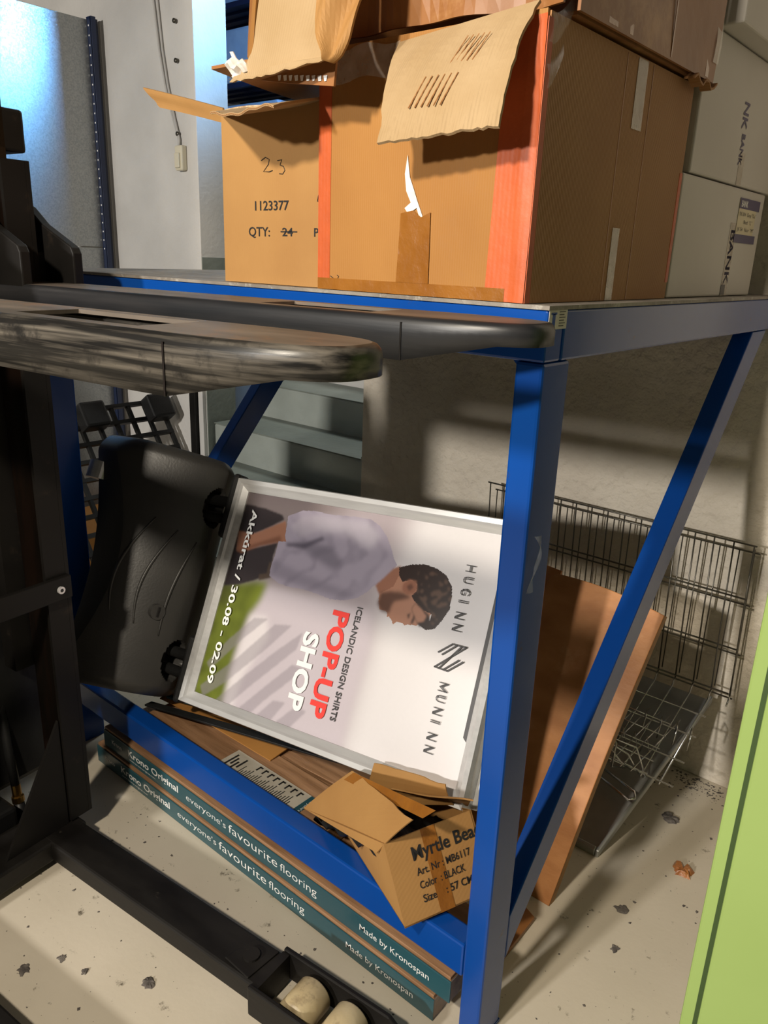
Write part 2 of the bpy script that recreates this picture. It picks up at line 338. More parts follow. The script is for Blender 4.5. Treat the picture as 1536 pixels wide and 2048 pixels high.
# mast columns: C-profiles
for s in (1, -1):
    def bx(u0, u1, v0, v1, z0, z1): return MB().box(u0, u1, min(s*v0, s*v1), max(s*v0, s*v1), z0, z1)
    sobj('mast_column', bx(-1.29, -1.19, .287, .297, .08, 1.66), 'bsteel')
    sobj('mast_flange', bx(-1.20, -1.19, .235, .2865, .08, 1.66), 'bsteel')
    sobj('mast_rail', bx(-1.285, -1.203, .240, .257, .09, 2.9), 'rust')
    sobj('inner_mast', bx(-1.34, -1.292, .195, .297, .5, 2.9), 'bsteel')
    sobj('mast_bracket', bx(-1.33, -1.203, .23, .303, 1.675, 1.755), 'bsteel', bev=.006)
cbm = sobj('cross_bar', MB().box(-1.19, -1.177, -.295, .293, .70, .757), 'bsteel', bev=.002)
sobj('bolt', MB().tube([(-1.177, .262, .728), (-1.171, .262, .728)], .009, 12), 'alu', cbm)
sobj('bolt_socket', MB().tube([(-1.1715, .262, .728), (-1.1705, .262, .728)], .0045, 6), 'ink', cbm)
# body behind mast
sobj('battery_housing', MB().box(-1.80, -1.37, -.34, .33, .13, 1.30), 'plastic', bev=.02)
sobj('battery_lid', MB().box(-1.79, -1.38, -.33, .32, 1.30, 1.33), 'plastic', bev=.01)
sobj('lift_cylinder', MB().tube([(-1.33, .03, .1), (-1.33, .03, 1.4)], .035, 16), 'bsteel', smooth=False)
sobj('lift_rod', MB().tube([(-1.33, .03, 1.4), (-1.33, .03, 2.9)], .02, 12), 'alu', smooth=False)
# base beam, gussets, legs
sobj('base_beam', MB().box(-1.30, -1.165, -.262, .262, .02, .0745), 'base', bev=.006)
for s in (1, -1):
    sobj('side_gusset', MB().slab([(-1.195, s*.23, .075), (-1.195, s*.23, .38), (-1.195, s*.06, .075)], (-.008, 0, 0)), 'bsteel')
def leg(vc):
    L = sobj('floor_leg', MB().box(-1.20, -.475, vc-.048, vc+.048, .020, .075), 'base', bev=.006)
    for vv in (-.062, .051):
        sobj('wheel_housing', MB().slab([(-.485, vc+vv, .083), (-.485, vc+vv, .008), (-.205, vc+vv, .008), (-.18, vc+vv, .026), (-.18, vc+vv, .055), (-.215, vc+vv, .08)][::-1], (0, .011, 0)), 'base', L, bev=.003)
    sobj('nose_plate', MB().box(-.197, -.182, vc-.050, vc+.050, .016, .056), 'base', L, bev=.004)
    sobj('well_floor', MB().box(-.485, -.467, vc-.050, vc+.050, .008, .078), 'base', L)
    pl = MB().slab([(-.575, vc-.035, .0755), (-.50, vc-.044, .0755), (-.49, vc+.044, .0755), (-.555, vc+.038, .0755)], (0, 0, .004))
    sobj('link_cover', pl, 'base', L, bev=.002)
    sobj('pivot_boss', MB().tube([(-.53, vc, .076), (-.53, vc, .086)], .018, 16), 'base', L)
    for uu in (-.385, -.288):
        prof = [(-.040, .032), (-.038, .037), (-.034, .040), (.034, .040), (.038, .037), (.040, .032)]
        sobj('load_wheel', MB().tube([(uu, vc+p, .0405) for p, r in prof], [r for p, r in prof], 28), 'cream', smooth=True)
        sobj('axle', MB().tube([(uu, vc-.049, .0405), (uu, vc+.049, .0405)], .012, 12), 'alu')
leg(.207); leg(-.207)
sobj('leg_rear_cover', MB().box(-1.7, -1.305, -.22, .16, .05, .12), 'plastic', bev=.01)
# hose fitting and low bits at far left
hf = thing('hydraulic_hose', 'black hydraulic hose with brass fitting beside the stacker mast', 'hose', tuple(SM @ Vector((-1.335, .185, 0))))
hp = SM @ Vector((-1.335, .185, 0))
obj('hose', MB().tube([hp+Vector(p) for p in ((0, 0, .004+.012), (0, 0, .05), (-.01, 0, .1))], .014, 12), 'plastic', hf, smooth=True)
obj('brass_fitting', MB().tube([hp+Vector(p) for p in ((-.01, 0, .1), (-.012, 0, .115), (-.013, 0, .118), (-.016, 0, .15))], [.016, .016, .012, .012], 12), 'brass', hf)
obj('upper_hose', MB().tube([hp+Vector(p) for p in ((-.016, 0, .15), (-.03, 0, .25), (-.05, 0, .4))], .012, 12), 'plastic', hf, smooth=True)
# ================================================================ FLOORING PACKS
Z3 = Vector((0, 0, 1))
def pack(x0, y0, z0, label, name='flooring_pack', text=True, dy=.185):
    L = 1.285; h = .066
    p = thing(name, label, 'flooring', (x0+L/2, y0+dy/2, z0))
    obj('board_bundle', MB().box(x0+.002, x0+L-.002, y0+.004, y0+dy, z0+.001, z0+h-.008), 'wood', p)
    obj('top_board', MB().box(x0+.003, x0+L-.003, y0+.003, y0+dy-.002, z0+h-.0075, z0+h), 'wood', p, bev=.001)
    wr = obj('printed_wrap', MB().box(x0, x0+L, y0, y0+.0035, z0+.001, z0+h-.009), 'teal', p, bev=.0012)
    obj('end_wrap', MB().box(x0+L-.0015, x0+L, y0+.004, y0+dy, z0+.001, z0+h-.009), 'film', p)
    if text:
        X = (1, 0, 0)
        def t(s, x, z, hh, ln, bold): return textmb(s, (x0+x, y0-.0002, z0+z), X, Z3, hh, ln, bold)
        obj('printed_text', t('Krono Original', .131, .026, .021, .242, .018), 'whiteprint', p)
        obj('printed_text', t('www.krono-original.com', .135, .013, .006, .13, .0), 'whiteprint', p)
        obj('printed_text', t("everyone's", .409, .024, .019, .168, -.006), 'whiteprint', p)
        obj('printed_text', t('favourite', .588, .022, .026, .184, -.006), 'whiteprint', p)
        obj('printed_text', t('flooring', .782, .022, .023, .124, -.006), 'whiteprint', p)
        obj('printed_text', t('Made by Kronospan', 1.040, .022, .016, .192, .002), 'whiteprint', p)
        obj('printed_text', t('Krono', .045, .026, .014, .052, .008), 'whiteprint', p)
    return p
pack(-1.387, -.010, 0, 'lower teal wrapped pack of laminate flooring lying on the floor under the blue rail')
pack(-1.355, -.002, .0665, 'upper teal wrapped pack of laminate flooring stacked on another pack')
# wrapped pack behind the rail with a label
if 0: pk = pack(-1.42, .225, 0, 'brown laminate flooring pack hidden low behind the blue rail', text=False, dy=.19)
pk2 = thing('flooring_pack', 'brown laminate flooring pack with a cream instruction label behind the blue rail', 'flooring', (-.9, .14, .14))
obj('board_bundle', MB().box(-1.24, -.5, .058, .205, .135, .192), 'wood', pk2, bev=.002)
obj('support_block', MB().box(-1.2, -.55, .188, .204, .0005, .1345), 'wood', pk2)
M['greylabel'] = pm('grey_white_label', 'c2bcae', 'aea798', .4, scale=14, coat=.3)
lb = obj('instruction_label', MB().box(-.90, -.615, .062, .145, .1925, .1935), 'greylabel', pk2)
li = MB()
for k in range(8): li.box(-.80+k*.022, -.795+k*.022, .118, .136, .1935, .194).box(-.80+k*.022, -.788+k*.022, .132, .137, .1935, .194)
for k in range(26): li.box(-.83+k*.0075, -.8275+k*.0075, .072+.004*(k % 3), .112-.006*((k*7) % 4), .1935, .194)
for k in range(4): li.box(-.885+.012*k, -.879+.012*k, .08+.01*(k % 2), .13-.01*(k % 3), .1935, .194)
obj('label_print', li, 'ink', lb, kind='stuff')
obj('label_strip', MB().box(-.615, -.595, .062, .145, .1925, .1938), 'teal', pk2)
obj('printed_text', textmb("everyone's", (-.602, .142, .1938), (0, -1, 0), (1, 0, 0), .008, .06), 'whiteprint', pk2)
if 0: obj('film_cover', MB().box(-1.238, -.502, .06, .203, .1922, .1926), 'film', pk2)
# loose laminate board bundle (wood, right)
lbd = thing('laminate_boards', 'short stack of oak laminate boards under the poster frame', 'boards', (-.68, .25, .2))
for k in range(3):
    obj('board', MB().slab([(-.85, .207, .155+.011*k), (-.50, .237, .155+.011*k), (-.53, .41, .155+.011*k), (-.88, .38, .155+.011*k)], (0, 0, .0095)), 'wood', lbd, bev=.001)
csh = MB().grid(lambda s, t: (-1.25+.45*s, .13+.20*t+.04*s, .205+.012*math.sin(3*s+1)+.02*t), 8, 4, .003, (0, 0, 1))
tag(obj('cardboard_sheet', csh, 'card', None), 'loose brown cardboard sheet under the left end of the poster frame', 'cardboard')
tag(obj('black_strip', MB().slab([(-1.235, .068, .222), (-1.235, .092, .222), (-.50, .335, .222), (-.50, .30, .222)], (0, 0, .006)), 'plastic', None, .001), 'long flat black plastic strip lying across the boards below the poster', 'strip')
tag(obj('green_edging', MB().slab([(-1.20, .12, .24), (-1.20, .135, .24), (-1.02, .20, .236), (-1.02, .185, .236)], (0, 0, .007)), 'teal', None), 'short dark green strip lying near the corner of the poster frame', 'strip')
# ================================================================ PAVEMENT SIGN (poster frame + weighted base)
O = Vector((-1.031, .103, .341)); U = Vector((.992, .112, .066)).normalized(); V = Vector((-.11, .451, .886)); V = (V-U*V.dot(U)).normalized(); Nn = U.cross(V)
SG = Matrix((( U.x, V.x, Nn.x, O.x), (U.y, V.y, Nn.y, O.y), (U.z, V.z, Nn.z, O.z), (0, 0, 0, 1)))
sign = thing('pavement_sign', 'silver framed shirt shop poster sign on a dark plastic base, lying on its side', 'sign', mat=SG)
def go(name, mb, m, parent=None, **k):
    mb.v = [tuple(SG @ Vector(p)) for p in mb.v]; return obj(name, mb, m, parent or sign, **k)
PW, PH = .82, .574
def frame_bar(u0, u1, v0, v1, mat='alu'):
    # profiled bar: mitre ignored, ridge in middle
    mb = MB(); w_ = .034
    return mb
def mitre(pa, pb, ina, inb, h0=.016, h1=.024, m='alu'):
    # outer edge pa-pb, inner edge ina-inb (2D); ridge at 45%
    mb = MB()
    def mix(p, q, t): return (p[0]+(q[0]-p[0])*t, p[1]+(q[1]-p[1])*t)
    ts = [(0, -.02), (0, .010), (.12, h1), (.45, h1-.002), (.6, h0), (1, .004), (1, -.02)]
    A = [(*mix(pa, ina, t), z) for t, z in ts]; B = [(*mix(pb, inb, t), z) for t, z in ts]
    n = len(ts)
    mb.add(A+B, [(i, (i+1) % n, n+(i+1) % n, n+i) for i in range(n)]+[tuple(range(n))[::-1], tuple(range(n, 2*n))])
    return go('frame_bar', mb, m)
w_ = .036
o4 = [(-w_, -w_), (PW+w_, -w_), (PW+w_, PH+w_), (-w_, PH+w_)]; i4 = [(0, 0), (PW, 0), (PW, PH), (0, PH)]
for k in range(4): mitre(o4[k], o4[(k+1) % 4], i4[k], i4[(k+1) % 4])
go('rear_frame', MB().box(-w_+.004, PW+w_+.012, -w_+.003, PH+w_-.003, -.046, -.021), 'alu', bev=.003)
# dark gap at the top end of the poster
go('gap_strip', MB().box(PW-.012, PW, .004, PH-.004, -.004, -.0015), 'greyprint')
# ---- poster print: painted grid; its colours hold some shade besides the print
nu_, nv_ = 440, 308
uu = (np.arange(nu_)+.5)/nu_*PW; vv = (np.arange(nv_)+.5)/nv_*PH
GU, GV = np.meshgrid(uu, vv, indexing='ij')
img = np.ones((nu_, nv_, 3))*np.array(lin('e6e2e4'))
def mask(poly):
    P = np.array(poly); inside = np.zeros(GU.shape, bool); j = len(P)-1
    for i in range(len(P)):
        xi, yi, xj, yj = P[i][0], P[i][1], P[j][0], P[j][1]
        if yi != yj:
            cnd = ((yi > GV) != (yj > GV)) & (GU < (xj-xi)*(GV-yi)/(yj-yi)+xi); inside ^= cnd
        j = i
    return inside.astype(float)
def blur(m, r):
    if r < 1: return m
    k = np.ones(2*r+1)/(2*r+1)
    for _ in range(2):
        m = np.apply_along_axis(lambda q: np.convolve(np.pad(q, r, 'edge'), k, 'valid'), 0, m)
        m = np.apply_along_axis(lambda q: np.convolve(np.pad(q, r, 'edge'), k, 'valid'), 1, m)
    return m
def paint(poly, col, bl=0, op=1):
    global img
    m = blur(mask(poly), bl)[..., None]*op
    img = img*(1-m)+np.array(lin(col))*m
rs = np.random.RandomState(3)
def soft(r):
    n = blur(rs.rand(nu_, nv_), r); return (n-n.min())/(n.max()-n.min())
paint([(0, -.02), (.50, -.02), (.52, .3), (.55, .6), (0, .6)], 'b3a7ac', 18)
paint([(0, .35), (.30, .35), (.34, .6), (0, .6)], '8c8080', 22)
paint([(0, .55), (.25, .54), (.25, .6), (0, .6)], '6a6062', 14)
paint([(.50, .33), (.52, .26), (.51, .11), (.505, -.01), (.10, -.01), (.12, .24), (.14, .33)], 'cdc3cb', 6)
paint([(0, .30), (.055, .32), (.11, .335), (.15, .34), (.14, .286), (.115, .243), (.105, .19), (.10, .138), (.10, .088), (.105, .04), (.107, -.01), (0, -.01)], '7e8a33', 5)
n1 = soft(5)[..., None]; gm = blur(mask([(0, .33), (.12, .335), (.11, .2), (.1, -.01), (0, -.01)]), 6)[..., None]
img = img*(1-gm*.65*n1)+np.array(lin('343a18'))*gm*.65*n1
paint([(.12, .244), (.176, .25), (.20, .20), (.15, .083), (.14, -.01), (.111, -.01), (.104, .065), (.108, .159)], 'ece6e8', 5, .8)
paint([(0, .31), (.05, .314), (.055, .28), (.02, .25), (0, .25)], '555a2c', 4, .8)
for s in ([(.135, .238), (.182, .245), (.115, .175), (.03, .07), (.012, .085), (.068, .163)],
          [(.209, .236), (.266, .245), (.20, .165), (.095, .05), (.03, -.005), (.012, .02), (.11, .118)],
          [(.273, .205), (.307, .236), (.30, .19), (.18, .06), (.125, -.005), (.075, -.005), (.16, .09), (.23, .164)],
          [(.30, .15), (.345, .15), (.24, .04), (.205, -.005), (.16, -.005), (.24, .085)],
          [(.269, .048), (.309, .053), (.275, -.005), (.225, -.005)], [(.345, .055), (.379, .049), (.339, -.005), (.29, -.005)]):
    paint(s, '8f8790', 1, .5)
# the man in the pale shirt
shirt = [(.16, .527), (.205, .549), (.243, .553), (.313, .552), (.378, .557), (.429, .557), (.461, .544), (.488, .521), (.509, .495), (.525, .469), (.537, .457), (.521, .43), (.504, .407), (.484, .392), (.474, .378), (.446, .355), (.408, .341), (.365, .336), (.319, .341), (.272, .344), (.226, .341), (.185, .343), (.147, .358), (.145, .389), (.15, .422), (.149, .454), (.175, .457), (.166, .473), (.164, .501)]
paint([(-.01, .54), (.078, .536), (.139, .527), (.151, .516), (.096, .481), (.060, .462), (.003, .45), (.011, .405), (.089, .428), (.148, .451), (.144, .415), (.147, .358), (.104, .337), (.052, .314), (-.01, .298)], '3b3436', 1)
paint([(.156, .513), (.179, .458), (.141, .449), (.088, .431), (.03, .401), (.009, .404), (.0, .46), (.06, .462), (.096, .481)], 'a4735c', 1)
paint([(.15, .47), (.16, .455), (.088, .431), (.03, .401), (.009, .404), (.06, .43)], '6e4636', 2, .7)
paint([(.135, .394), (.152, .39), (.153, .352), (.116, .338), (.111, .354), (.137, .362)], '57493f', 1)
paint(shirt, 'a79eae', 0)
sm = mask(shirt); n2 = soft(4)
fold = (np.sin(GU*70+60*np.abs(GV-.47)+9*soft(7)) > .55).astype(float)
fm = (blur(fold, 2)*sm*n2)[..., None]*.5
img = img*(1-fm)+np.array(lin('5c5566'))*fm
paint([(.15, .36), (.25, .35), (.40, .345), (.44, .36), (.38, .37), (.25, .385), (.155, .40)], '77707f', 4, .5)
paint([(.19, .46), (.25, .47), (.33, .47), (.38, .43), (.35, .41), (.25, .44)], '66606e', 4, .65)
paint([(.24, .54), (.30, .545), (.42, .55), (.47, .52), (.45, .48), (.36, .51), (.28, .50)], 'cfc7d2', 5, .7)
paint([(.175, .50), (.21, .535), (.28, .54), (.27, .50), (.22, .475)], 'beb5c0', 3, .6)
paint([(.175, .455), (.235, .462), (.29, .49), (.30, .483), (.245, .45), (.18, .445)], '4f4957', 2, .8)
paint([(.547, .456), (.564, .441), (.573, .409), (.545, .392), (.51, .374), (.49, .396), (.51, .42), (.53, .447)], '9b6a55', 1)
paint([(.555, .451), (.592, .458), (.629, .42), (.661, .371), (.656, .342), (.629, .325), (.605, .322), (.598, .318), (.591, .323), (.575, .322), (.567, .314), (.560, .322), (.551, .330), (.545, .328), (.542, .340), (.519, .341), (.51, .362), (.508, .379), (.542, .403)], 'b5836b', 0)
paint([(.511, .382), (.539, .391), (.571, .394), (.592, .39), (.596, .385), (.57, .374), (.555, .368), (.55, .353), (.548, .336), (.523, .338), (.509, .353)], '57392d', 2, .9)
paint([(.598, .345), (.607, .352), (.604, .333)], '3a241d', 1, .9); paint([(.617, .352), (.625, .35), (.618, .327), (.612, .327)], '3a241d', 1, .9)
paint([(.545, .452), (.577, .465), (.614, .472), (.647, .468), (.675, .457), (.697, .433), (.702, .412), (.704, .38), (.691, .35), (.678, .328), (.656, .32), (.638, .327), (.645, .337), (.662, .344), (.661, .36), (.631, .365), (.607, .382), (.598, .391), (.607, .404), (.606, .421), (.587, .429), (.564, .419), (.55, .433)], '33231e', 0)
hm = mask([(.60, .47), (.70, .44), (.704, .38), (.66, .32), (.63, .37), (.60, .42)])*(soft(2) > .56)
hm = blur(hm*mask([(.545, .452), (.614, .472), (.675, .457), (.702, .412), (.704, .38), (.691, .35), (.678, .328), (.65, .325), (.661, .36), (.607, .40)]), 1)[..., None]*.4
img = img*(1-hm)+np.array(lin('8a6a58'))*hm
paint([(.606, .360), (.636, .324), (.650, .328), (.664, .342), (.655, .356), (.632, .368), (.612, .376)], '33231e', 1)
paint([(.606, .360), (.630, .332), (.645, .338), (.650, .352), (.632, .366), (.612, .376)], 'b5836b', 1)
paint([(.566, .413), (.581, .429), (.601, .428), (.608, .413), (.603, .398), (.585, .391), (.57, .397)], '9c6852', 1)
paint([(.578, .412), (.59, .42), (.598, .41), (.588, .40)], '55352a', 1, .7)
img *= .80*(1+.03*(soft(1)[..., None]-.5))
gv = MB()
vs = [(i/nu_*PW, j/nv_*PH, 0) for i in range(nu_+1) for j in range(nv_+1)]
W_ = nv_+1
fs = [(i*W_+j, (i+1)*W_+j, (i+1)*W_+j+1, i*W_+j+1) for i in range(nu_) for j in range(nv_)]
pme = bpy.data.meshes.new('poster'); pme.from_pydata([(x, y, .0035*math.sin(9*x+3)*math.sin(math.pi*y/PH)) for x, y, z in vs], [], fs); pme.update()
ca = pme.color_attributes.new('print', 'FLOAT_COLOR', 'CORNER')
cols = np.ones((nu_*nv_, 4, 4)); cols[:, :, :3] = img.reshape(-1, 1, 3)
ca.data.foreach_set('color', cols.ravel())
pmt = bpy.data.materials.new('poster_print'); pmt.use_nodes = True
nn = pmt.node_tree.nodes; at_ = nn.new('ShaderNodeVertexColor'); at_.layer_name = 'print'
pmt.node_tree.links.new(at_.outputs[0], nn['Principled BSDF'].inputs['Base Color']); nn['Principled BSDF'].inputs['Roughness'].default_value = .28
pme.materials.append(pmt)
for p in pme.polygons: p.use_smooth = True
po = bpy.data.objects.new('poster', pme); COL.objects.link(po); po.parent = sign; WM[po.name] = SG
def gt(s, u_, v_, h, length, m, bold=0, sp=1):   # poster text: reads along -v, letters up along +u
    mb = textmb(s, (u_, v_, .0046), (0, -1, 0), (1, 0, 0), h, length, bold, sp, 0)
    return go('printed_text', mb, m, po)
gt('Akk\u00farat / 30.08 - 02.09', .034, .527, .021, .492, 'whiteprint', .022)
gt('ICELANDIC DESIGN SHIRTS', .456, .334, .0165, .284, 'greyprint', .016)
gt('POP-UP', .390, .313, .047, .269, 'redprint', .035)
gt('SHOP', .319, .242, .045, .199, 'whiteprint', .035)
Hh = [[(.0, 0), (.0, 1)], [(.18, 0), (.18, 1)], [(.62, 0), (.62, 1)], [(0, .5), (.62, .5)]]
Hh = [[(0, .0), (.0, 1)], [(.62, 0), (.62, 1)], [(0, .56), (.62, .56)], [(0, .44), (.62, .44)]]
Uu = [[(0, 1), (0, .3), (.1, .08), (.3, 0), (.5, .08), (.6, .3), (.6, 1)], [(.17, 1), (.17, .3), (.25, .14)]]
Gg = [[(.62, .85), (.45, .98), (.25, .98), (.05, .75), (0, .5), (.05, .25), (.25, .02), (.5, .05), (.62, .2), (.62, .45), (.38, .45)], [(.2, .9), (.14, .5), (.25, .1)]]
Ii = [[(0, 0), (0, 1)], [(.17, 0), (.17, 1)]]
Nn_ = [[(0, 0), (0, 1), (.62, 0), (.62, 1)], [(0, .72), (.45, 0), (.62, 0)], [(0, .86), (.54, 0)]]
Mm = [[(0, 0), (0, 1), (.4, .35), (.8, 1), (.8, 0)], [(0, .78), (.4, .12), (.8, .78)]]
def stroke_text(chars, u_, v_, h, length):
    n = len(chars); adv = length/(n-.35)
    mb = strokes(chars, (u_, v_, .0047), (0, -1, 0), (1, 0, 0), h, adv, .0021, 0)
    go('printed_text', mb, 'greyprint', po)
stroke_text([Hh, Uu, Gg, Ii, Nn_, Nn_], .724, .490, .023, .158)
stroke_text([Mm, Uu, Nn_, Ii, Nn_, Nn_], .724, .214, .023, .163)
lg = [[(0, .45), (.33, 1.0), (1.0, 1.0), (.43, 0), (-.2, 0), (.1, .45+.1)], [(.25, .45), (.55, 1.0)], [(.72, .98), (.14, 0)], [(.9, .55), (.57, 0)]]
logo = [[(.705, .300), (.741, .283)], [(.702, .3065-.028), (.70, .275)]]
def P2(a_, b_): return (a_, b_)
lgs = [[(.7335, .3045), (.769, .3045), (.769, .3045), (.702, .2445), (.736, .2425)], [(.7335, .3045), (.703, .279)], [(.746, .3045), (.714, .276)], [(.758, .3045), (.7135, .2440)], [(.769, .271), (.736, .2425)], [(.758, .2725), (.725, .243)]]
mb = MB()
for st_ in lgs:
    for (ua, va), (ub, vb) in zip(st_, st_[1:]):
        A = Vector((ua, va, .0047)); B_ = Vector((ub, vb, .0047))
        if (B_-A).length < 1e-5: continue
        t = (B_-A).normalized(); q = Vector((-t.y, t.x, 0))*.0018; e = t*.0015
        mb.add([A-q-e, B_-q+e, B_+q+e, A+q-e], [(0, 1, 2, 3)])
go('emblem', mb, 'greyprint', po)
go('cover_sheet', MB().box(.001, PW-.001, .001, PH-.001, -.012, -.0045), 'white')
# black end shoes + coil springs + moulded base
for v0 in (-.045, .43):
    go('end_shoe', MB().box(-.062, -w_-.001, v0, v0+.19, -.035, .022), 'plastic', bev=.012, seg=3)
for v0 in (.035, .085, .485, .535):
    prof = []
    for k in range(37):
        u_ = -.062-.11*k/36; prof.append((u_, .012+.0035*math.cos(k*math.pi)))
    go('coil_spring', MB().tube([(u_, v0, -.0) for u_, r_ in prof], [r_ for u_, r_ in prof], 14), 'plastic')
NW = .235
def topu(n, v):
    e = abs(n)/NW
    base_ = -.10-.17*e**1.7-.02*e - .035*(v/.6)*e
    return base_
def rim(s, t):
    n = NW*(2*s-1); wv = .035*math.sin(math.pi*s)**.0
    v = -.05+.70*t
    # rounded plan
    k = max(0, abs(2*s-1)-.8)/.2; v = .30+(v-.30)*(1-.10*k*k)
    k2 = max(0, abs(2*t-1)-.9)/.1
    n = n*(1-.06*k2*k2)
    # waisted long edge
    n *= 1-.22*math.sin(math.pi*t)
    return n, v, k2
def btop(s, t):
    n, v, k2 = rim(s, t)
    u_ = topu(n, v)-.03*k2*k2
    # wells around springs
    for vc in (.06, .51):
        d = ((n-.004)/.034)**2+((v-vc)/.054)**2
        if d < 1.15: u_ -= .06*max(0, min(1, (1.15-d)/.25))
    return (u_, v, n)
def bbot(s, t):
    n, v, k2 = rim(s, t); return (min(topu(n, v)-.035, -.30-.10*(v/.6)), v, n)
mbb = MB(); NU, NV = 96, 140
mbb.grid(btop, NU, NV); off = len(mbb.v); mbb.grid(bbot, 24, 2)
mbb = MB(); 
Wd = NV+1
top = [btop(i/NU, j/NV) for i in range(NU+1) for j in range(NV+1)]; bot = [bbot(i/NU, j/NV) for i in range(NU+1) for j in range(NV+1)]
q = [(i*Wd+j, (i+1)*Wd+j, (i+1)*Wd+j+1, i*Wd+j+1) for i in range(NU) for j in range(NV)]; m_ = len(top)
ed = [i*Wd for i in range(NU+1)]+[NU*Wd+j for j in range(1, NV+1)]+[i*Wd+NV for i in range(NU-1, -1, -1)]+[j for j in range(NV-1, 0, -1)]
fs = q+[tuple(x+m_ for x in f[::-1]) for f in q]+[(ed[(i+1) % len(ed)], ed[i], ed[i]+m_, ed[(i+1) % len(ed)]+m_) for i in range(len(ed))]
mbb.add(top+bot, fs)
bs = go('weighted_base', mbb, 'tank', bev=.008, smooth=True, seg=3)
for k, nn0 in enumerate((.055, .105, .155)):
    pts = []
    for i in range(17):
        t = i/16; v = .12+.28*t+.02*k; n = nn0+.035*math.sin(math.pi*(.2+.8*t))*(1 if k else .6) - .02*t
        pts.append((topu(n, v)+.0005, v, n))
    go('moulded_rib', MB().tube(pts, [.002+.0030*math.sin(math.pi*i/16) for i in range(17)], 6), 'tank', bs, smooth=True)
un = topu(.085, .185)
go('filler_cap', MB().tube([(un-.02, .185, .079), (un+.010, .185, .088)], .022, 28), 'tank', bs)
go('cap_slot', MB().box(un+.0085, un+.0125, .171, .199, .084, .091), 'ink', bs)
for v0 in (.06, .53):
    go('transport_roller', MB().tube([(-.345-.1*v0, v0-.02, .20), (-.345-.1*v0, v0+.03, .20)], .036, 28), 'alu')
# ================================================================ MYRTLE BEACH CARTON
P0 = Vector((-.155, -.05, .240)); er = Vector((.407, .91, .083)); eu = Vector((-.511, .151, .846)); eu = (eu-er*eu.dot(er)).normalized(); er.normalize()
W_c, H_c = .205, .165
TL = P0+eu*H_c; TR = TL+er*W_c; BR = P0+er*W_c
BKt = Vector((-.573, .075, .222)); BKb = Vector((-.44, .075, .2335))
carton = thing('small_carton', 'small open brown carton with black print tipped over the blue lower rail', 'carton', tuple(P0))
tk = .003
nf = er.cross(eu).normalized()      # outward front? check sign
if nf.dot(Vector((.56, -1.0, 1.5))-P0) < 0: nf = -nf
BK2t = BKt+er*W_c*.95; BK2b = BKb+er*W_c*.95
obj('front_panel', MB().slab([P0, BR, TR, TL], -nf*tk), 'card2', carton)
obj('side_panel', MB().add([P0, TL, BKt, BKb, P0-nf*.003+er*.003, TL-nf*.003+er*.003, BKt+er*.003, BKb+er*.003], [(0, 1, 2, 3), (7, 6, 5, 4), (0, 4, 5, 1), (1, 5, 6, 2), (2, 6, 7, 3), (3, 7, 4, 0)]), 'card2', carton)
obj('side_panel', MB().slab([BR-er*.001, TR-er*.001, BK2t, BK2b], -er*tk), 'card2', carton)
obj('bottom_panel', MB().slab([P0, BR, BK2b, BKb], eu*tk), 'card2', carton)
obj('back_panel', MB().slab([BKb, BK2b, BK2t, BKt], nf*tk), 'card2', carton)
F1 = Vector((-.438, .10, .385)); F2 = Vector((-.175, -.02, .470)); H1 = BKt+Vector((-.0, .0, .0)); H2 = Vector((-.271, -.02, .330))+Vector((.01, 0, .01))
def quadgrid(p00, p10, p11, p01, n, rag=0, curl=0, seed=1):
    rr = random.Random(seed); jag = [rr.uniform(-1, 1) for _ in range(40)]; nv = (Vector(p10)-Vector(p00)).cross(Vector(p01)-Vector(p00)).normalized()
    def fn(s, t):
        p = Vector(p00)*(1-s)*(1-t)+Vector(p10)*s*(1-t)+Vector(p11)*s*t+Vector(p01)*(1-s)*t
        if rag and t > .99: p += (Vector(p01)-Vector(p00)).normalized()*rag*jag[int(s*n) % 40]
        return p+nv*(curl*math.sin(math.pi*t)*1.0+curl*.35*math.sin(7*s+seed)*t)
    return fn, nv
fn, nv = quadgrid(H1, H2, F2, F1, 10, .003, .004); obj('flap', MB().grid(fn, 10, 6, .003, nv), 'card2', carton)
fn, nv = quadgrid(F1*.35+H1*.65+Vector((.10, .05, .0)), Vector((-.20, .16, .385)), Vector((-.22, .155, .43)), F1+Vector((.03, .04, .015)), 10, .002, .006); obj('flap', MB().grid(fn, 10, 6, .003, nv), 'card2', carton)
fn, nv = quadgrid(TR+Vector((-.02, .02, -.01)), Vector((-.36, .14, .33)), Vector((-.34, .12, .375)), TL*.0+Vector((-.13, .125, .455)), 10, .003, .006); obj('flap', MB().grid(fn, 10, 6, .003, nv), 'card2', carton)
# tape
obj('tape_strip', MB().slab([P0+er*.082+nf*.0006, P0+er*.115+nf*.0006, P0+er*.115+eu*(H_c)+nf*.0006, P0+er*.082+eu*H_c+nf*.0006], nf*.0003), 'tape', carton)
hd = (H2-H1); fd = (F1-H1)
tn = hd.cross(fd).normalized(); tn = tn if tn.z > 0 else -tn
obj('tape_strip', MB().slab([H1+fd*.80+hd*0.05+tn*.006, H1+fd*.98+hd*.05+tn*.005, H1+fd*.98+hd*.98+tn*.005, H1+fd*.80+hd*.98+tn*.007], tn*.0004), 'tape', carton)
pf = P0+nf*.0012
obj('printed_text', textmb('Myrtle Beach', pf+er*.052+eu*.113, er, eu, .026, .175, .02), 'ink', carton)
for k, (s, ln) in enumerate((('Art. Nr : MB6117', .125), ('Color  : BLACK', .105), ('Size    : 57 CM', .115))):
    obj('printed_text', textmb(s, pf+er*.052+eu*(.083-.026*k), er, eu, .0145, ln, .012), 'ink', carton)
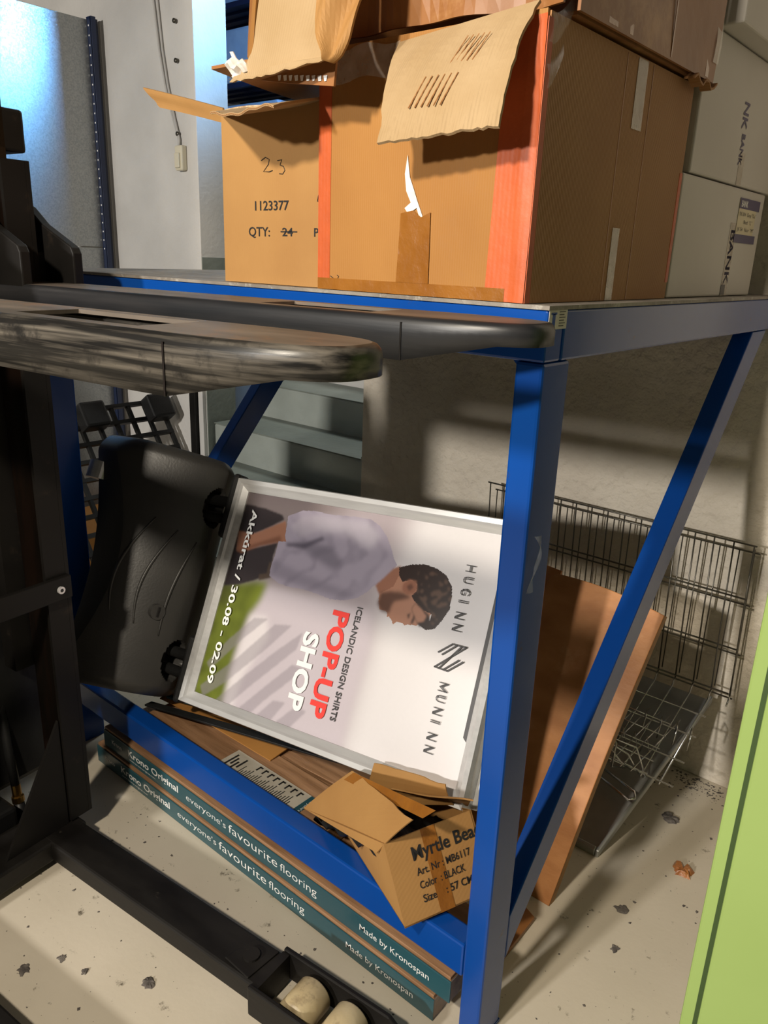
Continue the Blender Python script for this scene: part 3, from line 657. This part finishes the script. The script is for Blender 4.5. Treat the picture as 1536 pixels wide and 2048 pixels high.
# contents: crumpled black film
rr = random.Random(4)
cm = MB()
base_c = (TL+TR+BKt)/3
def cf(s, t):
    p = TL*(1-s)*(1-t)+TR*s*(1-t)+BK2t*s*t+BKt*(1-s)*t
    p = p*.9+((TL+TR+BKt+BK2t)/4)*.1
    return p-eu*.035+eu*.022*math.sin(17*s+5*t*3)*math.sin(13*t+2)
tag(obj('black_plastic_bags', cm.grid(cf, 16, 16, .003, eu), 'plastic', None, 0, True), 'crumpled black plastic filling the small tipped carton', 'bags')
# ================================================================ BIG CARTON WITH ORANGE TAPE
zb, zt = H+.001, 1.818
big = thing('big_carton', 'large brown carton with orange taped edges and a hanging front flap', 'carton', (-.25, .26, H))
obj('front_panel', MB().box(-.462, -.043, -.001, .004, zb, zt), 'card', big)
obj('right_panel', MB().box(-.046, -.0405, .0045, .53, zb, zt-.002), 'card_side', big)
obj('left_panel', MB().box(-.462, -.457, .0045, .53, zb, zt-.004), 'card', big)
obj('back_panel', MB().box(-.4565, -.0465, .525, .53, zb, zt-.004), 'card', big)
obj('bottom_panel', MB().box(-.4565, -.0465, .0045, .5245, zb, zb+.005), 'card', big)
obj('top_panel', MB().box(-.4565, -.0465, .0045, .5245, zt-.012, zt-.006), 'card', big)
# hanging torn flap
jag = [rnd.uniform(-1, 1) for _ in range(60)]
def flapf(s, t):
    a0 = Vector((-.292, -.004, 1.808)); b0 = Vector((-.056, -.004, 1.828)); a1 = Vector((-.243, -.098, 1.657)); b1 = Vector((-.052, -.085, 1.668))
    p = a0*(1-s)*(1-t)+b0*s*(1-t)+b1*s*t+a1*(1-s)*t
    bend = .012*math.sin(math.pi*t)
    p += Vector((0, -bend, .3*bend))
    p.x += (.0015*jag[int(t*14)+20] if s > .99 else 0)+(-.0015*jag[int(t*14)+40]*t if s < .01 else 0)-(.008*math.exp(-((1-t)/.08)**2)*(s < .06))
    if t > .99: p.z += .0015*jag[int(s*24)]
    p += Vector((0, -.002*math.sin(30*s+9*t)*math.sin(5*t), 0))
    return p
fl = obj('front_flap', MB().grid(flapf, 24, 14, .0045, (0, -1, .6)), 'card_in', big, label='pale torn cardboard flap')
cr = MB()
for k in range(6):
    x = -.205+.011*k
    cr.tube([(x+.012, -.062-.0, 1.742), (x, -.083, 1.70)], [.0008, .0012], 5)
for k in range(5):
    x = -.155+.009*k
    cr.tube([(x+.01, -.034, 1.792), (x-.004, -.052, 1.757)], [.0007, .001], 5)
obj('score_marks', cr, 'card_side', fl, kind='stuff')
# orange tapes (front left, front right wrapping the corner)
obj('orange_tape', MB().box(-.4628, -.434, -.0018, -.0008, zb, zt-.03), 'orange', big)
ot = MB().grid(lambda s, t: (-.100+.058*s-.010*(1-s)*(1-t) if s < .97 else -.0418, -.0022-.0012*math.sin(9*s+4*t)*(s > .5), zb+(zt-.006-zb)*t), 12, 20)
obj('orange_tape', ot, 'orange', big, smooth=True)
obj('orange_tape', MB().box(-.0407, -.0396, -.002, .012, zb, zt-.01), 'orange', big)
obj('orange_tape', MB().box(-.0405, -.0396, .519, .531, zb+.03, zt-.15), 'orange', big)
# brown tape
obj('brown_tape', MB().box(-.462, -.075, -.0026, -.0018, zb, zb+.019), 'tape', big)
obj('brown_tape', MB().slab([(-.282, -.0026, zb+.019), (-.216, -.0026, zb+.019), (-.218, -.0026, zb+.125), (-.236, -.0026, zb+.118), (-.252, -.0026, zb+.128), (-.277, -.0026, zb+.124)], (0, -.0006, 0)), 'tape', big)
obj('brown_tape', MB().grid(lambda s, t: (-.44+.15*s, -.0028-.002*abs(math.sin(20*s)), zt-.052+.046*t-.004*math.sin(9*s)), 16, 4), 'clear', big, smooth=True)
obj('torn_paper', MB().slab([(-.268, -.0022, 1.652), (-.262, -.0022, 1.62), (-.252, -.0022, 1.600), (-.245, -.0022, 1.585), (-.232, -.0022, 1.560), (-.240, -.0022, 1.562), (-.246, -.0022, 1.575), (-.262, -.0022, 1.566), (-.270, -.0022, 1.575), (-.258, -.0022, 1.583), (-.268, -.0022, 1.60), (-.272, -.0022, 1.625)], (0, -.0006, 0)), 'torn', big)
obj('clear_tape', MB().box(-.0398, -.0392, .285, .322, 1.712, zt-.004), 'clear', big)
obj('clear_tape', MB().box(-.0398, -.0392, .262, .288, zb, 1.56), 'clear', big)
obj('clear_tape', MB().grid(lambda s, t: (-.0385+.004*math.sin(9*t), .002+.052*s*(1-.5*t*t), zt-.005-.09*t+.03*s*s), 6, 10), 'film', big, smooth=True)
for y0 in (.245, .345):
    obj('score_line', MB().box(-.0405, -.0399, y0, y0+.0022, zb, zt-.005), 'card_dark', big)
obj('pen_mark', MB().tube([(-.432, -.0015, 1.466), (-.424, -.0015, 1.462), (-.415, -.0015, 1.461), (-.412, -.0015, 1.466), (-.416, -.0015, 1.468)], .0007, 5), 'ink', big)
# ================================================================ SMALL CARTON "23"
s0, s1, sy0, sy1, szt = -.748, -.468, .02, .40, 1.752
sc_ = thing('open_carton', 'brown open carton with a handwritten 23 and black quantity print', 'carton', (-.6, .2, H))
obj('front_panel', MB().box(s0, s1, sy0, sy0+.004, zb, szt-.004), 'card2', sc_)
obj('left_panel', MB().box(s0, s0+.004, sy0+.0045, sy1, zb, szt-.004), 'card2', sc_)
obj('right_panel', MB().box(s1-.004, s1, sy0+.0045, sy1, zb, szt-.004), 'card2', sc_)
obj('back_panel', MB().box(s0+.0045, s1-.0045, sy1-.004, sy1, zb, szt-.004), 'card2', sc_)
obj('bottom_panel', MB().box(s0+.0045, s1-.0045, sy0+.0045, sy1-.0045, zb, zb+.004), 'card2', sc_)
# left flap, seen from below
fn, nv = quadgrid((s0, .028, 1.760), (s0, .034, 1.734), (-.965, .038, 1.780), (-1.011, .030, 1.820), 8, .002, .003, 3)
obj('flap', MB().grid(fn, 8, 6, .004, nv), 'card2', sc_)
def fff(q, t):   # front flap folded out towards the viewer
    xa = s0+(s0+.160-s0)*t; xb = s1+.035*t
    return (xa+(xb-xa)*q, sy0-.150*t, szt-.001-.036*t+.0035*math.sin(7*q+2*t)+(.004*t*math.sin(23*q) if t > .95 else 0)*.4)
obj('front_flap', MB().grid(fff, 24, 8, .004, (0, 0, 1)), 'card_in', sc_)
obj('top_edge', MB().grid(lambda q, t: (s0+(s1-s0)*q, sy0-.004+.012*t, szt+.001+.003*math.sin(7*q)), 20, 2, .005, (0, 0, 1)), 'card_edge', sc_)
zz = MB()
for k in range(48):
    q = k/48; p = fff(q, 1); p2 = fff(q+.5/48, 1); p3 = fff(q+1/48, 1)
    zz.tube([(p[0], p[1]-.0006, p[2]-.0008), (p2[0], p2[1]-.0006, p2[2]-.0034), (p3[0], p3[1]-.0006, p3[2]-.0008)], .0005, 4)
obj('corrugation', zz, 'card_side', sc_, kind='stuff')
yf = sy0-.0006; XD = (1, 0, 0)
obj('printed_text', textmb('1123377', (-.653, yf, 1.576), XD, Z3, .0165, .093, .01), 'ink', sc_)
obj('printed_text', textmb('QTY:', (-.672, yf, 1.530), XD, Z3, .0165, .060, .008), 'ink', sc_)
obj('printed_text', textmb('24', (-.5775, yf, 1.531), XD, Z3, .0145, .028, .012), 'ink', sc_)
obj('strike_line', MB().box(-.582, -.538, yf-.0004, yf, 1.5375, 1.5395), 'ink', sc_)
obj('printed_text', textmb('P', (-.494, yf, 1.531), XD, Z3, .0145, .011, .012), 'ink', sc_)
obj('printed_text', textmb('c', (-.4805, yf, 1.531), XD, Z3, .0165, .011, .01), 'ink', sc_)
hw = MB().tube([(-.634, yf, 1.662), (-.622, yf, 1.667), (-.612, yf, 1.663), (-.614, yf, 1.655), (-.628, yf, 1.643), (-.612, yf, 1.642), (-.603, yf, 1.644)], .0008, 5)
hw.tube([(-.590, yf, 1.660), (-.578, yf, 1.661), (-.583, yf, 1.652), (-.574, yf, 1.650), (-.570, yf, 1.643), (-.576, yf, 1.637), (-.585, yf, 1.638)], .0008, 5)
obj('handwriting', hw, 'ink', sc_)
obj('pen_mark', MB().tube([(-.470, yf, 1.618), (-.484, yf, 1.598), (-.486, yf, 1.590), (-.474, yf, 1.592)], .0011, 5), 'ink', sc_)
# bubble film peeking out
tag(obj('clear_wrap', MB().grid(lambda s, t: (-.70+.18*s, .14+.16*t, 1.725+.030*math.sin(math.pi*s)*math.sin(math.pi*t)+.004*math.sin(25*s)), 14, 8, .002, (0, 0, 1)), 'paleblue', None, 0, True), 'crumpled clear wrap bulging out of the carton marked 23', 'wrap')
# ================================================================ UPPER CARTONS
upc = thing('taped_carton', 'large dark brown taped carton resting on top of the orange taped carton', 'carton', (-.25, .3, zt))
z1 = zt+.004
obj('right_panel', MB().grid(lambda s, t: (-.026+.004*math.sin(7*s+3*t)*math.sin(5*t), .045+.52*s, z1+.42*t), 16, 10, .005, (-1, 0, 0)), 'card_dark', upc, smooth=False)
obj('front_panel', MB().grid(lambda s, t: (-.44+.41*s, .022+.008*math.sin(9*s+4*t)+.007*math.sin(17*s-6*t), z1+.014-.010*s+.40*t), 24, 10, .005, (0, 1, 0)), 'card_dark', upc)
if 0: obj('front_roll', MB().tube([(-.46+.05*k, .02+.006*math.sin(k*2.1), z1+.028+.006*math.sin(k*1.7)) for k in range(9)], [.018+.008*abs(math.sin(k*1.3)) for k in range(9)], 10), 'tape', upc, smooth=True)
obj('left_panel', MB().box(-.482, -.477, .05, .57, z1, z1+.42), 'card_dark', upc)
obj('back_panel', MB().box(-.4765, -.033, .565, .57, z1, z1+.42), 'card_dark', upc)
obj('bottom_panel', MB().box(-.476, -.033, .06, .564, z1, z1+.005), 'card_dark', upc)
for y0, ww in ((.13, .03), (.2, .012), (.36, .004), (.52, .015)):
    obj('tape_strip', MB().box(-.0215, -.0205, y0, y0+ww, z1+.004, z1+.42), 'tape', upc)
obj('edge_tape', MB().grid(lambda s, t: (-.0185+.002*math.sin(20*t),   .543+.027*s, z1+.03+.39*t), 3, 12), 'clear', upc, smooth=True)
obj('corner_lip', MB().grid(lambda s, t: (-.014-.02*t, .46+.11*s, z1-.006+.007*math.sin(14*s)), 8, 3, .004, (0, 0, 1)), 'card_side', upc)
# sagging left upper carton with torn hanging flap
upl = thing('torn_carton', 'sagging torn brown carton hanging over the carton marked 23', 'carton', (-.58, .2, 1.80))
def P3(l): return [Vector((x, y, z)) for x, y, z in l]
ytf = -.13
Lc = [(-.497, 1.96), (-.498, 1.882), (-.498, 1.843), (-.497, 1.802), (-.518, 1.768), (-.528, 1.755)]
Rc = [(-.375, 1.94), (-.369, 1.862), (-.363, 1.828), (-.349, 1.799), (-.327, 1.773), (-.321, 1.763)]
def lerpc(C_, t):
    k = min(int(t*(len(C_)-1)), len(C_)-2); f = t*(len(C_)-1)-k
    return tuple(C_[k][i]*(1-f)+C_[k+1][i]*f for i in range(2))
def tanf(s, t):
    (xa, za), (xb, zb_) = lerpc(Lc, t), lerpc(Rc, t)
    x = xa+(xb-xa)*s; z = za+(zb_-za)*s
    if t > .9: z += -.004*math.sin(math.pi*s)+.002*jag[int(s*20)]
    y = ytf+.04*(1-t)-.006*math.sin(3*s)*t + (.02*(s-.7) if s > .7 else 0)
    if t > .85: y -= .008
    return (x, y, z)
obj('inner_flap', MB().grid(tanf, 20, 16, .004, (0, -1, 0)), 'card_in', upl, label='pale inside face of the hanging flap')
Lb = [(-.373, 1.94), (-.367, 1.862), (-.361, 1.828), (-.347, 1.799), (-.325, 1.773), (-.319, 1.762)]
Rb = [(-.27, 1.94), (-.283, 1.848), (-.289, 1.82), (-.297, 1.79), (-.309, 1.77), (-.317, 1.761)]
def brf(s, t):
    (xa, za), (xb, zb_) = lerpc(Lb, t), lerpc(Rb, t)
    return (xa+(xb-xa)*s, ytf+.036*(1-t)-.012+.012*math.sin(9*s+5*t)*(1-t)+.02*s, za+(zb_-za)*s)
obj('outer_flap', MB().grid(brf, 14, 14, .004, (0, -1, 0)), 'card2', upl)
obj('left_edge', MB().slab([(-.56, -.06, 1.95), (-.53, -.07, 1.95), (-.555, -.07, 1.80), (-.575, -.06, 1.81)], (0, .006, 0)), 'card_dark', upl)
obj('left_strip', MB().slab([(-.525, -.08, 1.95), (-.495, -.10, 1.95), (-.505, -.11, 1.775), (-.54, -.09, 1.785)], (0, .006, 0)), 'card', upl)
obj('torn_corner', MB().grid(lambda s, t: (-.545+.045*s, -.125+.008*math.sin(9*t), 1.762+.04*t*(1-s*.6)+.004*math.sin(11*s)), 6, 6, .002, (0, -1, 0)), 'torn', upl)
obj('left_panel', MB().box(-.655, -.65, .02, .46, 1.835, 2.25), 'card', upl)
obj('back_panel', MB().box(-.6495, -.49, .455, .46, 1.80, 2.25), 'card_dark', upl)
obj('bottom_panel', MB().grid(lambda s, t: (-.645+.15*s, -.08+.53*t, 1.80-.018*math.sin(math.pi*t)), 6, 12, .005, (0, 0, 1)), 'card_dark', upl)
bt = MB().slab([(-.60, -.05, 1.782), (-.472, -.045, 1.772), (-.455, -.045, 1.745), (-.455, -.04, 1.786)], (0, .004, 0))
obj('lower_lip', MB().slab([(-.498, -.10, 1.761), (-.33, -.10, 1.775), (-.335, -.10, 1.737), (-.43, -.10, 1.750)], (0, .004, 0)), 'card_dark', upl)
for k in range(9):
    x = -.455+.0125*k
    obj('printed_letter', MB().slab([(x, -.101, 1.763-.0013*k), (x+.008, -.101, 1.763-.0013*k), (x+.006+.002*(k % 2), -.101, 1.7555-.0013*k), (x+.002, -.101, 1.7555-.0013*k)], (0, -.0004, 0)), 'whiteprint', upl)
# ================================================================ WHITE CARTONS
def wbox(x0, x1, y0, y1, z0, z1, label, rot=0, loc=None):
    t = thing('white_carton', label, 'carton', ((x0+x1)/2, (y0+y1)/2, z0), group=None)
    b_ = obj('box_body', MB().box(x0, x1, y0, y1, z0, z1), 'white', t, bev=.004)
    return t
w1 = wbox(-.44, -.043, .545, 1.075, H+.001, 1.672, 'lower white carton with purple label at the back of the blue bench')
w2 = wbox(-.44, -.043, .574, 1.12, 1.675, 1.925, 'middle white carton stacked behind the big taped carton')
w3 = wbox(-.40, -.0, .62, 1.12, 1.928, 2.19, 'topmost white carton, jutting out over the white cartons below')
def yz_text(s, y, z, h, ln, p, m='purple', bold=.02, down=True, x=-.0426):
    # lettering on a +x face; reading down the face
    if down: mb = textmb(s, (x, y, z), (0, 0, -1), (0, 1, 0), h, ln, bold)
    else: mb = textmb(s, (x, y, z), (0, 1, 0), (0, 0, 1), h, ln, bold)
    obj('printed_text', mb, m, p)
yz_text('BANK', .868, 1.585, .030, .118, w1)
yz_text('NK', .826, 1.834, .032, .052, w2)
yz_text('BANK', .838, 1.775, .022, .062, w2)
yz_text('NK', 1.0, 2.05, .03, .06, w3, x=.0005)
obj('tape_patch', MB().box(-.0428, -.0422, .845, .878, 1.676, 1.74), 'clear', w2)
obj('tape_patch', MB().box(-.0428, -.0422, .858, .90, H+.002, 1.60), 'clear', w1)
obj('stamp', MB().box(-.0425, -.0418, .858, .885, H+.004, H+.026), 'greyprint', w1)
lab = obj('shipping_label', MB().box(-.0426, -.0416, .895, 1.02, 1.572, 1.652), 'label', w1, label='cream label with purple bands')
obj('label_band', MB().box(-.0416, -.0412, .895, 1.04, 1.632, 1.654), 'purple', lab)
obj('label_band', MB().box(-.0416, -.0412, .89, 1.04, 1.560, 1.578), 'purple', lab)
obj('printed_text', textmb('BANK', (-.0411, .905, 1.636), (0, 1, 0), Z3, .013, .045, .02), 'whiteprint', lab)
obj('handwriting', textmb('TK 004  Grey "Gu"', (-.0411, .90, 1.617), (0, 1, 0), Z3, .008, .12, -.002), 'ink', lab)
obj('handwriting', textmb('Red  "L"', (-.0411, .94, 1.601), (0, 1, 0), Z3, .008, .06, -.002), 'ink', lab)
obj('handwriting', textmb('JK 54   Noir  "M"', (-.0411, .90, 1.585), (0, 1, 0), Z3, .008, .12, -.002), 'ink', lab)
# ================================================================ STAIRWELL SHELF
shf = thing('stairwell_shelf', 'dark navy metal shelf in the blue lit stairwell behind the cartons', 'shelf', (-3.3, 2.8, 0))
for x in (-4.3, -2.3): 
    for y in (2.6, 3.1): obj('upright', MB().box(x, x+.04, y, y+.04, 0, 3.4), 'navy', shf)
for z in (2.13, 2.50, 2.95):
    sd = MB()
    for k in range(10): sd.box(-4.3, -2.26, 2.59+.055*k, 2.59+.055*k+.04, z+.012*(k % 2), z+.03)
    obj('shelf_deck', sd, 'navy', shf)
for k, (x0, x1, z0, z1, mm, lab_) in enumerate([(-4.2, -3.48, 2.165, 2.42, 'paleblue', 'pale blue wrapped bale at the left of the stairwell shelf'), (-3.42, -2.95, 2.165, 2.39, 'white', 'white carton with red print on the stairwell shelf'),
                                    (-4.2, -3.7, 2.99, 3.2, 'paleblue', 'pale blue bale on the top shelf in the stairwell'), (-4.25, -3.6, 2.54, 2.86, 'paleblue', 'large pale blue bale on the middle stairwell shelf')]):
    t = thing('wrapped_bale', lab_, 'package', ((x0+x1)/2, 2.85, z0))
    obj('wrapping', MB().box(x0, x1, 2.65, 3.05, z0, z1), mm, t, bev=.02)
    if mm == 'white':
        obj('printed_text', textmb('T', (-3.12, 2.649, 2.30), XD, Z3, .05, .05, .04), 'redprint', t)
        obj('printed_panel', MB().box(-3.30, -3.25, 2.6485, 2.6495, 2.35, 2.37), 'navy', t)
        obj('printed_panel', MB().box(-3.38, -3.34, 2.6485, 2.6495, 2.365, 2.375), 'redprint', t)
# ================================================================ GALVANISED SHELVING (left)
gs = thing('galvanised_shelving', 'galvanised steel shelf side with a blue perforated upright against the pale wall', 'shelving', (-3.1, .8, 0))
obj('side_panel', MB().box(-3.078, -3.07, .15, 1.132, 1.50, 2.465), 'galv', gs)
obj('lower_panel', MB().box(-3.078, -3.07, .15, 1.132, .02, 1.495), 'galv', gs)
upm = obj('upright', MB().box(-3.075, -3.04, 1.133, 1.139, 0, 2.475).box(-3.075, -3.069, 1.139, 1.185, 0, 2.475).box(-3.045, -3.035, 1.133, 1.155, 0, 2.475), 'navy', gs)
hl = obj('hole', MB().tube([(-3.058, 1.1325, 2.44), (-3.058, 1.1318, 2.44)], .004, 8), 'whiteprint', upm)
hl.data['n'] = 1
for k in range(1, 25):
    h2 = copy_part(hl, upm); h2.location = (0, 0, -.0395*k)
# ================================================================ PLASTIC PALLET + things behind
pal = thing('plastic_pallet', 'black plastic grid pallet leaning against the left wall', 'pallet', (-2.5, .9, 0))
dd = Vector((.56, 0, -.83)).normalized(); ww = Vector((0, -1, 0)); nn_ = Vector((.83, 0, .56)); Q0 = Vector((-2.70, 1.15, .80))
def pbox(a0, a1, b0, b1, c0, c1):
    p = lambda a_, b_, c_: Q0+dd*a_+ww*b_+nn_*c_
    return MB().hexa([p(a0, b0, c0), p(a1, b0, c0), p(a1, b1, c0), p(a0, b1, c0), p(a0, b0, c1), p(a1, b0, c1), p(a1, b1, c1), p(a0, b1, c1)])
for k in range(12): obj('grid_bar', pbox(.0+.0805*k, .018+.0805*k, 0, .8, 0, .022), 'plastic', pal)
for k in range(10): obj('grid_bar', pbox(.0, .90, .087*k, .016+.087*k, .0, .020), 'plastic', pal)
for a_ in (0, .40, .78):
    for b_ in (.0, .34, .68): obj('foot_block', pbox(a_, a_+.12, b_, b_+.12, .022, .10), 'plastic', pal, bev=.012)
tag(obj('folded_cardboard', MB().slab([(-3.0, .55, .004), (-2.62, .55, .004), (-2.62, 1.1, .004), (-3.0, 1.1, .004)], (0, 0, .24)), 'card', None, .004), 'flat brown carton on the floor behind the plastic pallet', 'carton')
# ================================================================ LEANING BOARD
bd = thing('leaning_board', 'thick reddish brown wooden board leaning behind the blue post', 'board', (-.2, .43, 0))
bl0 = Vector((-.36, .425, .0)); br0 = Vector((-.072, .425, .0)); tr0 = Vector((-.030, .80, .672)); tl0 = Vector((-.352, .80, .695))
bn = (br0-bl0).cross(tr0-br0).normalized()
if bn.y > 0: bn = -bn
def bf(s, t):
    p = bl0*(1-s)*(1-t)+br0*s*(1-t)+tr0*s*t+tl0*(1-s)*t
    p = p+bn*(.02*math.sin(math.pi*t))
    if t > .96: p += (tl0-bl0).normalized()*(.012*math.sin(math.pi*s)-.012*(s < .06))
    return p
obj('board', MB().grid(bf, 16, 20, .024, bn), 'ply', bd, bev=.002)
obj('board_edge', MB().grid(lambda s, t: bf(1, t)-bn*(.024*s)+Vector((.0008, 0, 0)), 2, 20), 'plyedge', bd)
tag(obj('rear_board', MB().slab([(-.48, .47, .0), (-.34, .47, .0), (-.34, .84, .69), (-.48, .84, .70)], (0, .008, -.004)), 'ply', None, .001), 'darker thin board just behind the leaning reddish board', 'board')
tag(obj('fallen_board', MB().slab([(-.125, .20, .002), (-.070, .19, .002), (-.075, .36, .002), (-.125, .38, .002)], (0, 0, .012)), 'card_dark', None, .001), 'short dark board lying flat on the floor beneath the bench post', 'board')
# ================================================================ WIRE RACK AND TRAY
rack = thing('wire_rack', 'bent zinc wire grid rack standing against the rough wall', 'rack', (-.35, 1.1, 0))
yv, zt_, zb_ = 1.125, .80, .325
def wire(pts, r=.0022, m='greywire', name='wire'): return obj(name, MB().tube(pts, r, 6), m, rack, smooth=True)
xs = [-.768+.0524*k for k in range(17)]
for x in xs:
    xo = x+.0
    wire([(xo, yv, zt_), (xo+.004, yv+.004, .56), (xo+.012, yv, zb_+.02)]); wire([(xo+.012, yv, zb_+.02), (xo+.012, yv-.02, zb_-.005)]+([(xo-.01, .86, .155)] if xo < .03 else []), .0026, 'chrome')
for x in xs[:-1]: wire([(x+.010, yv+.03, zt_-.03), (x+.012, yv+.03, zb_+.02)], .0018)
for y_, z in ((yv-.003, zt_), (yv-.003, zt_-.155), (yv+.0, .49), (yv+.0, .35)):
    wire([(-.775, y_, z), (.078, y_, z)], .0026)
    wire([(-.765, y_+.034, z-.03), (.082, y_+.034, z-.03)], .0026)
wire([(.066, yv+.03, zt_-.02), (.075, yv+.03, .33)], .0026)
for y_, z in ((1.06, .29), (1.0, .252), (.93, .205), (.865, .163)): wire([(-.775, y_, z), (.045, y_, z)], .0022, 'chrome')
for x in (-.10, -.055, -.01, .03):
    wire([(x, .99, .25), (x+.004, .985, .285), (x+.012, .96, .275), (x+.008, .955, .23)], .002, 'chrome', 'hook')
for k in range(4):   # ladder-like plate holder
    wire([(-.27+.05*k, .84, .16), (-.25+.05*k, .80, .27), (-.05-.02*k, .81, .27-.03*k), (-.03-.02*k, .86, .16)], .0025, 'chrome', 'holder_wire')
for k in range(8): wire([(-.22+.03*k, 1.02, .275), (-.27+.03*k, .82, .185)], .0018, 'chrome')
for k in range(5): wire([(-.30, .84+.035*k, .19+.022*k), (-.02, .84+.035*k, .185+.022*k)], .0018, 'chrome')
for k in range(7): wire([(-.28+.035*k, .90, .20), (-.265+.035*k, .895, .262), (-.25+.035*k, .90, .20)], .0018, 'chrome', 'prong')
wire([(-.16, .80, .15), (-.07, .775, .14), (-.035, .765, .138), (-.022, .775, .142), (-.03, .79, .15), (-.15, .815, .165)], .004, 'chrome', 'handle_loop')
tr = thing('metal_tray', 'shallow galvanised metal tray sloping down from the wall to the floor', 'tray', (-.4, .68, 0))
a3 = lambda x, y, dz: (x, y, .004+(y-.67)*.62+dz)
obj('tray_sheet', MB().hexa([a3(-.62, .67, 0), a3(-.062, .67, 0), a3(.03, 1.14, 0), a3(-.62, 1.14, 0), a3(-.62, .67, .006), a3(-.062, .67, .006), a3(.03, 1.14, .006), a3(-.62, 1.14, .006)]), 'tray', tr)
obj('tray_rim', MB().hexa([a3(-.066, .66, 0), a3(-.056, .66, 0), a3(.036, 1.14, 0), a3(.026, 1.14, 0), a3(-.066, .66, .022), a3(-.056, .66, .022), a3(.036, 1.14, .022), a3(.026, 1.14, .022)]), 'tray', tr, bev=.003)
obj('tray_rim', MB().hexa([a3(-.62, .66, 0), a3(-.066, .66, 0), a3(-.066, .67, 0), a3(-.62, .67, 0), a3(-.62, .66, .022), a3(-.066, .66, .022), a3(-.066, .67, .022), a3(-.62, .67, .022)]), 'tray', tr, bev=.003)
# ================================================================ GREEN CABINET
gc = thing('green_cabinet', 'lime green metal cabinet standing at the right edge', 'cabinet', (.7, .15, 0))
obj('carcass', MB().box(.362, 1.1, -.048, .38, 0, 1.75), 'green', gc, bev=.004)
obj('door_gap', MB().box(.380, 1.09, -.0495, -.0485, .03, 1.73), 'greendark', gc)
obj('cabinet_door', MB().box(.388, 1.085, -.062, -.0496, .035, 1.725), 'green', gc, bev=.004)
# ================================================================ DEBRIS ON THE FLOOR
def lump(name, x, y, r, m, label, cat, seed, flat=.35):
    rr = random.Random(seed); pts = []
    n = 22; mb = MB(); r0_ = [rr.random() for k in range(n)]; rad = [r*(.45+.75*(r0_[k]*.5+r0_[k-1]*.5)**1.5+.25*rr.random()) for k in range(n)]
    ring = [(x+rad[k]*math.cos(2*math.pi*k/n), y+rad[k]*math.sin(2*math.pi*k/n)) for k in range(n)]
    low = [(px, py, .0002) for px, py in ring]; mid = [(x+(px-x)*.7+rr.uniform(-1, 1)*r*.1, y+(py-y)*.7, r*flat*(.5+.6*rr.random())) for px, py in ring]
    mb.add(low+mid+[(x, y, r*flat*.8)], [(k, (k+1) % n, n+(k+1) % n, n+k) for k in range(n)]+[(n+k, n+(k+1) % n, 2*n) for k in range(n)]+[tuple(range(n))[::-1]])
    return tag(obj(name, mb, m), label, cat)
lump('amber_lump', .132, .768, .028, 'amber', 'crumpled amber coloured lump on the floor near the green cabinet', 'litter', 5, .5)
lump('lint_clump', -.611, -.347, .016, 'dirt', 'dark grey lint clump on the floor between the stacker legs', 'litter', 6, .3)
lump('lint_clump', -.737, -.423, .010, 'dirt', 'small screw-like scrap left of the dark lint clump', 'litter', 7, .4)
lump('lint_clump', -.838, -.51, .017, 'dirt', 'ragged grey lint at the near left of the floor', 'litter', 8, .2)
lump('lint_clump', -.805, -.44, .012, 'dirt', 'pale grey fluff beside the ragged lint', 'litter', 9, .15)
lump('lint_clump', .067, .54, .018, 'dirt', 'grey fluff on the lit floor right of the bench post', 'litter', 10, .2)
lump('lint_clump', .104, .42, .012, 'dirt', 'thin grey fluff on the floor near the green cabinet foot', 'litter', 11, .2)
lump('lint_clump', .03, .95, .03, 'dirt', 'dark dirt heap against the wall under the tray', 'litter', 12, .2)
cr = MB()
def crumb(x, y, r):
    n = 5; a0 = rnd.random()*6
    cr.add([(x+r*(.5+rnd.random())*math.cos(a0+k*1.256), y+r*(.5+rnd.random())*math.sin(a0+k*1.256), .0001) for k in range(n)]+[(x, y, r*.5)], [(k, (k+1) % n, n) for k in range(n)])
for k in range(420):
    g = rnd.random()
    if g < .35: x, y = rnd.uniform(-.05, .35), rnd.uniform(.1, 1.15)
    elif g < .7: x, y = rnd.uniform(-1.2, -.05), rnd.uniform(-.17, -.02)
    else: x, y = rnd.uniform(-1.1, 0), rnd.uniform(-.6, -.3)
    crumb(x, y, .0008+.004*rnd.random()**4)
for k in range(260):
    x = rnd.gauss(.04, .07); crumb(x, 1.19-abs(rnd.gauss(0, .05)), .001+.004*rnd.random()**2)
o = obj('floor_crumbs', cr, 'dirt'); tag(o, 'fine dark crumbs and grit scattered over the pale floor', 'dirt'); o['kind'] = 'stuff'
groups = {'flooring_pack': 'laminate flooring packs by the blue rail', 'white_carton': 'white cartons stacked at the back of the bench',
          'lint_clump': 'lint clumps on the floor', 'cable_clip': 'screws and clips on the pale wall', 'wrapped_bale': 'packages on the stairwell shelf'}
for o in list(COL.objects):
    if o.parent is None and o.name.split('.')[0] in groups and 'label' in o: o['group'] = groups[o.name.split('.')[0]]
bpy.context.view_layer.update()
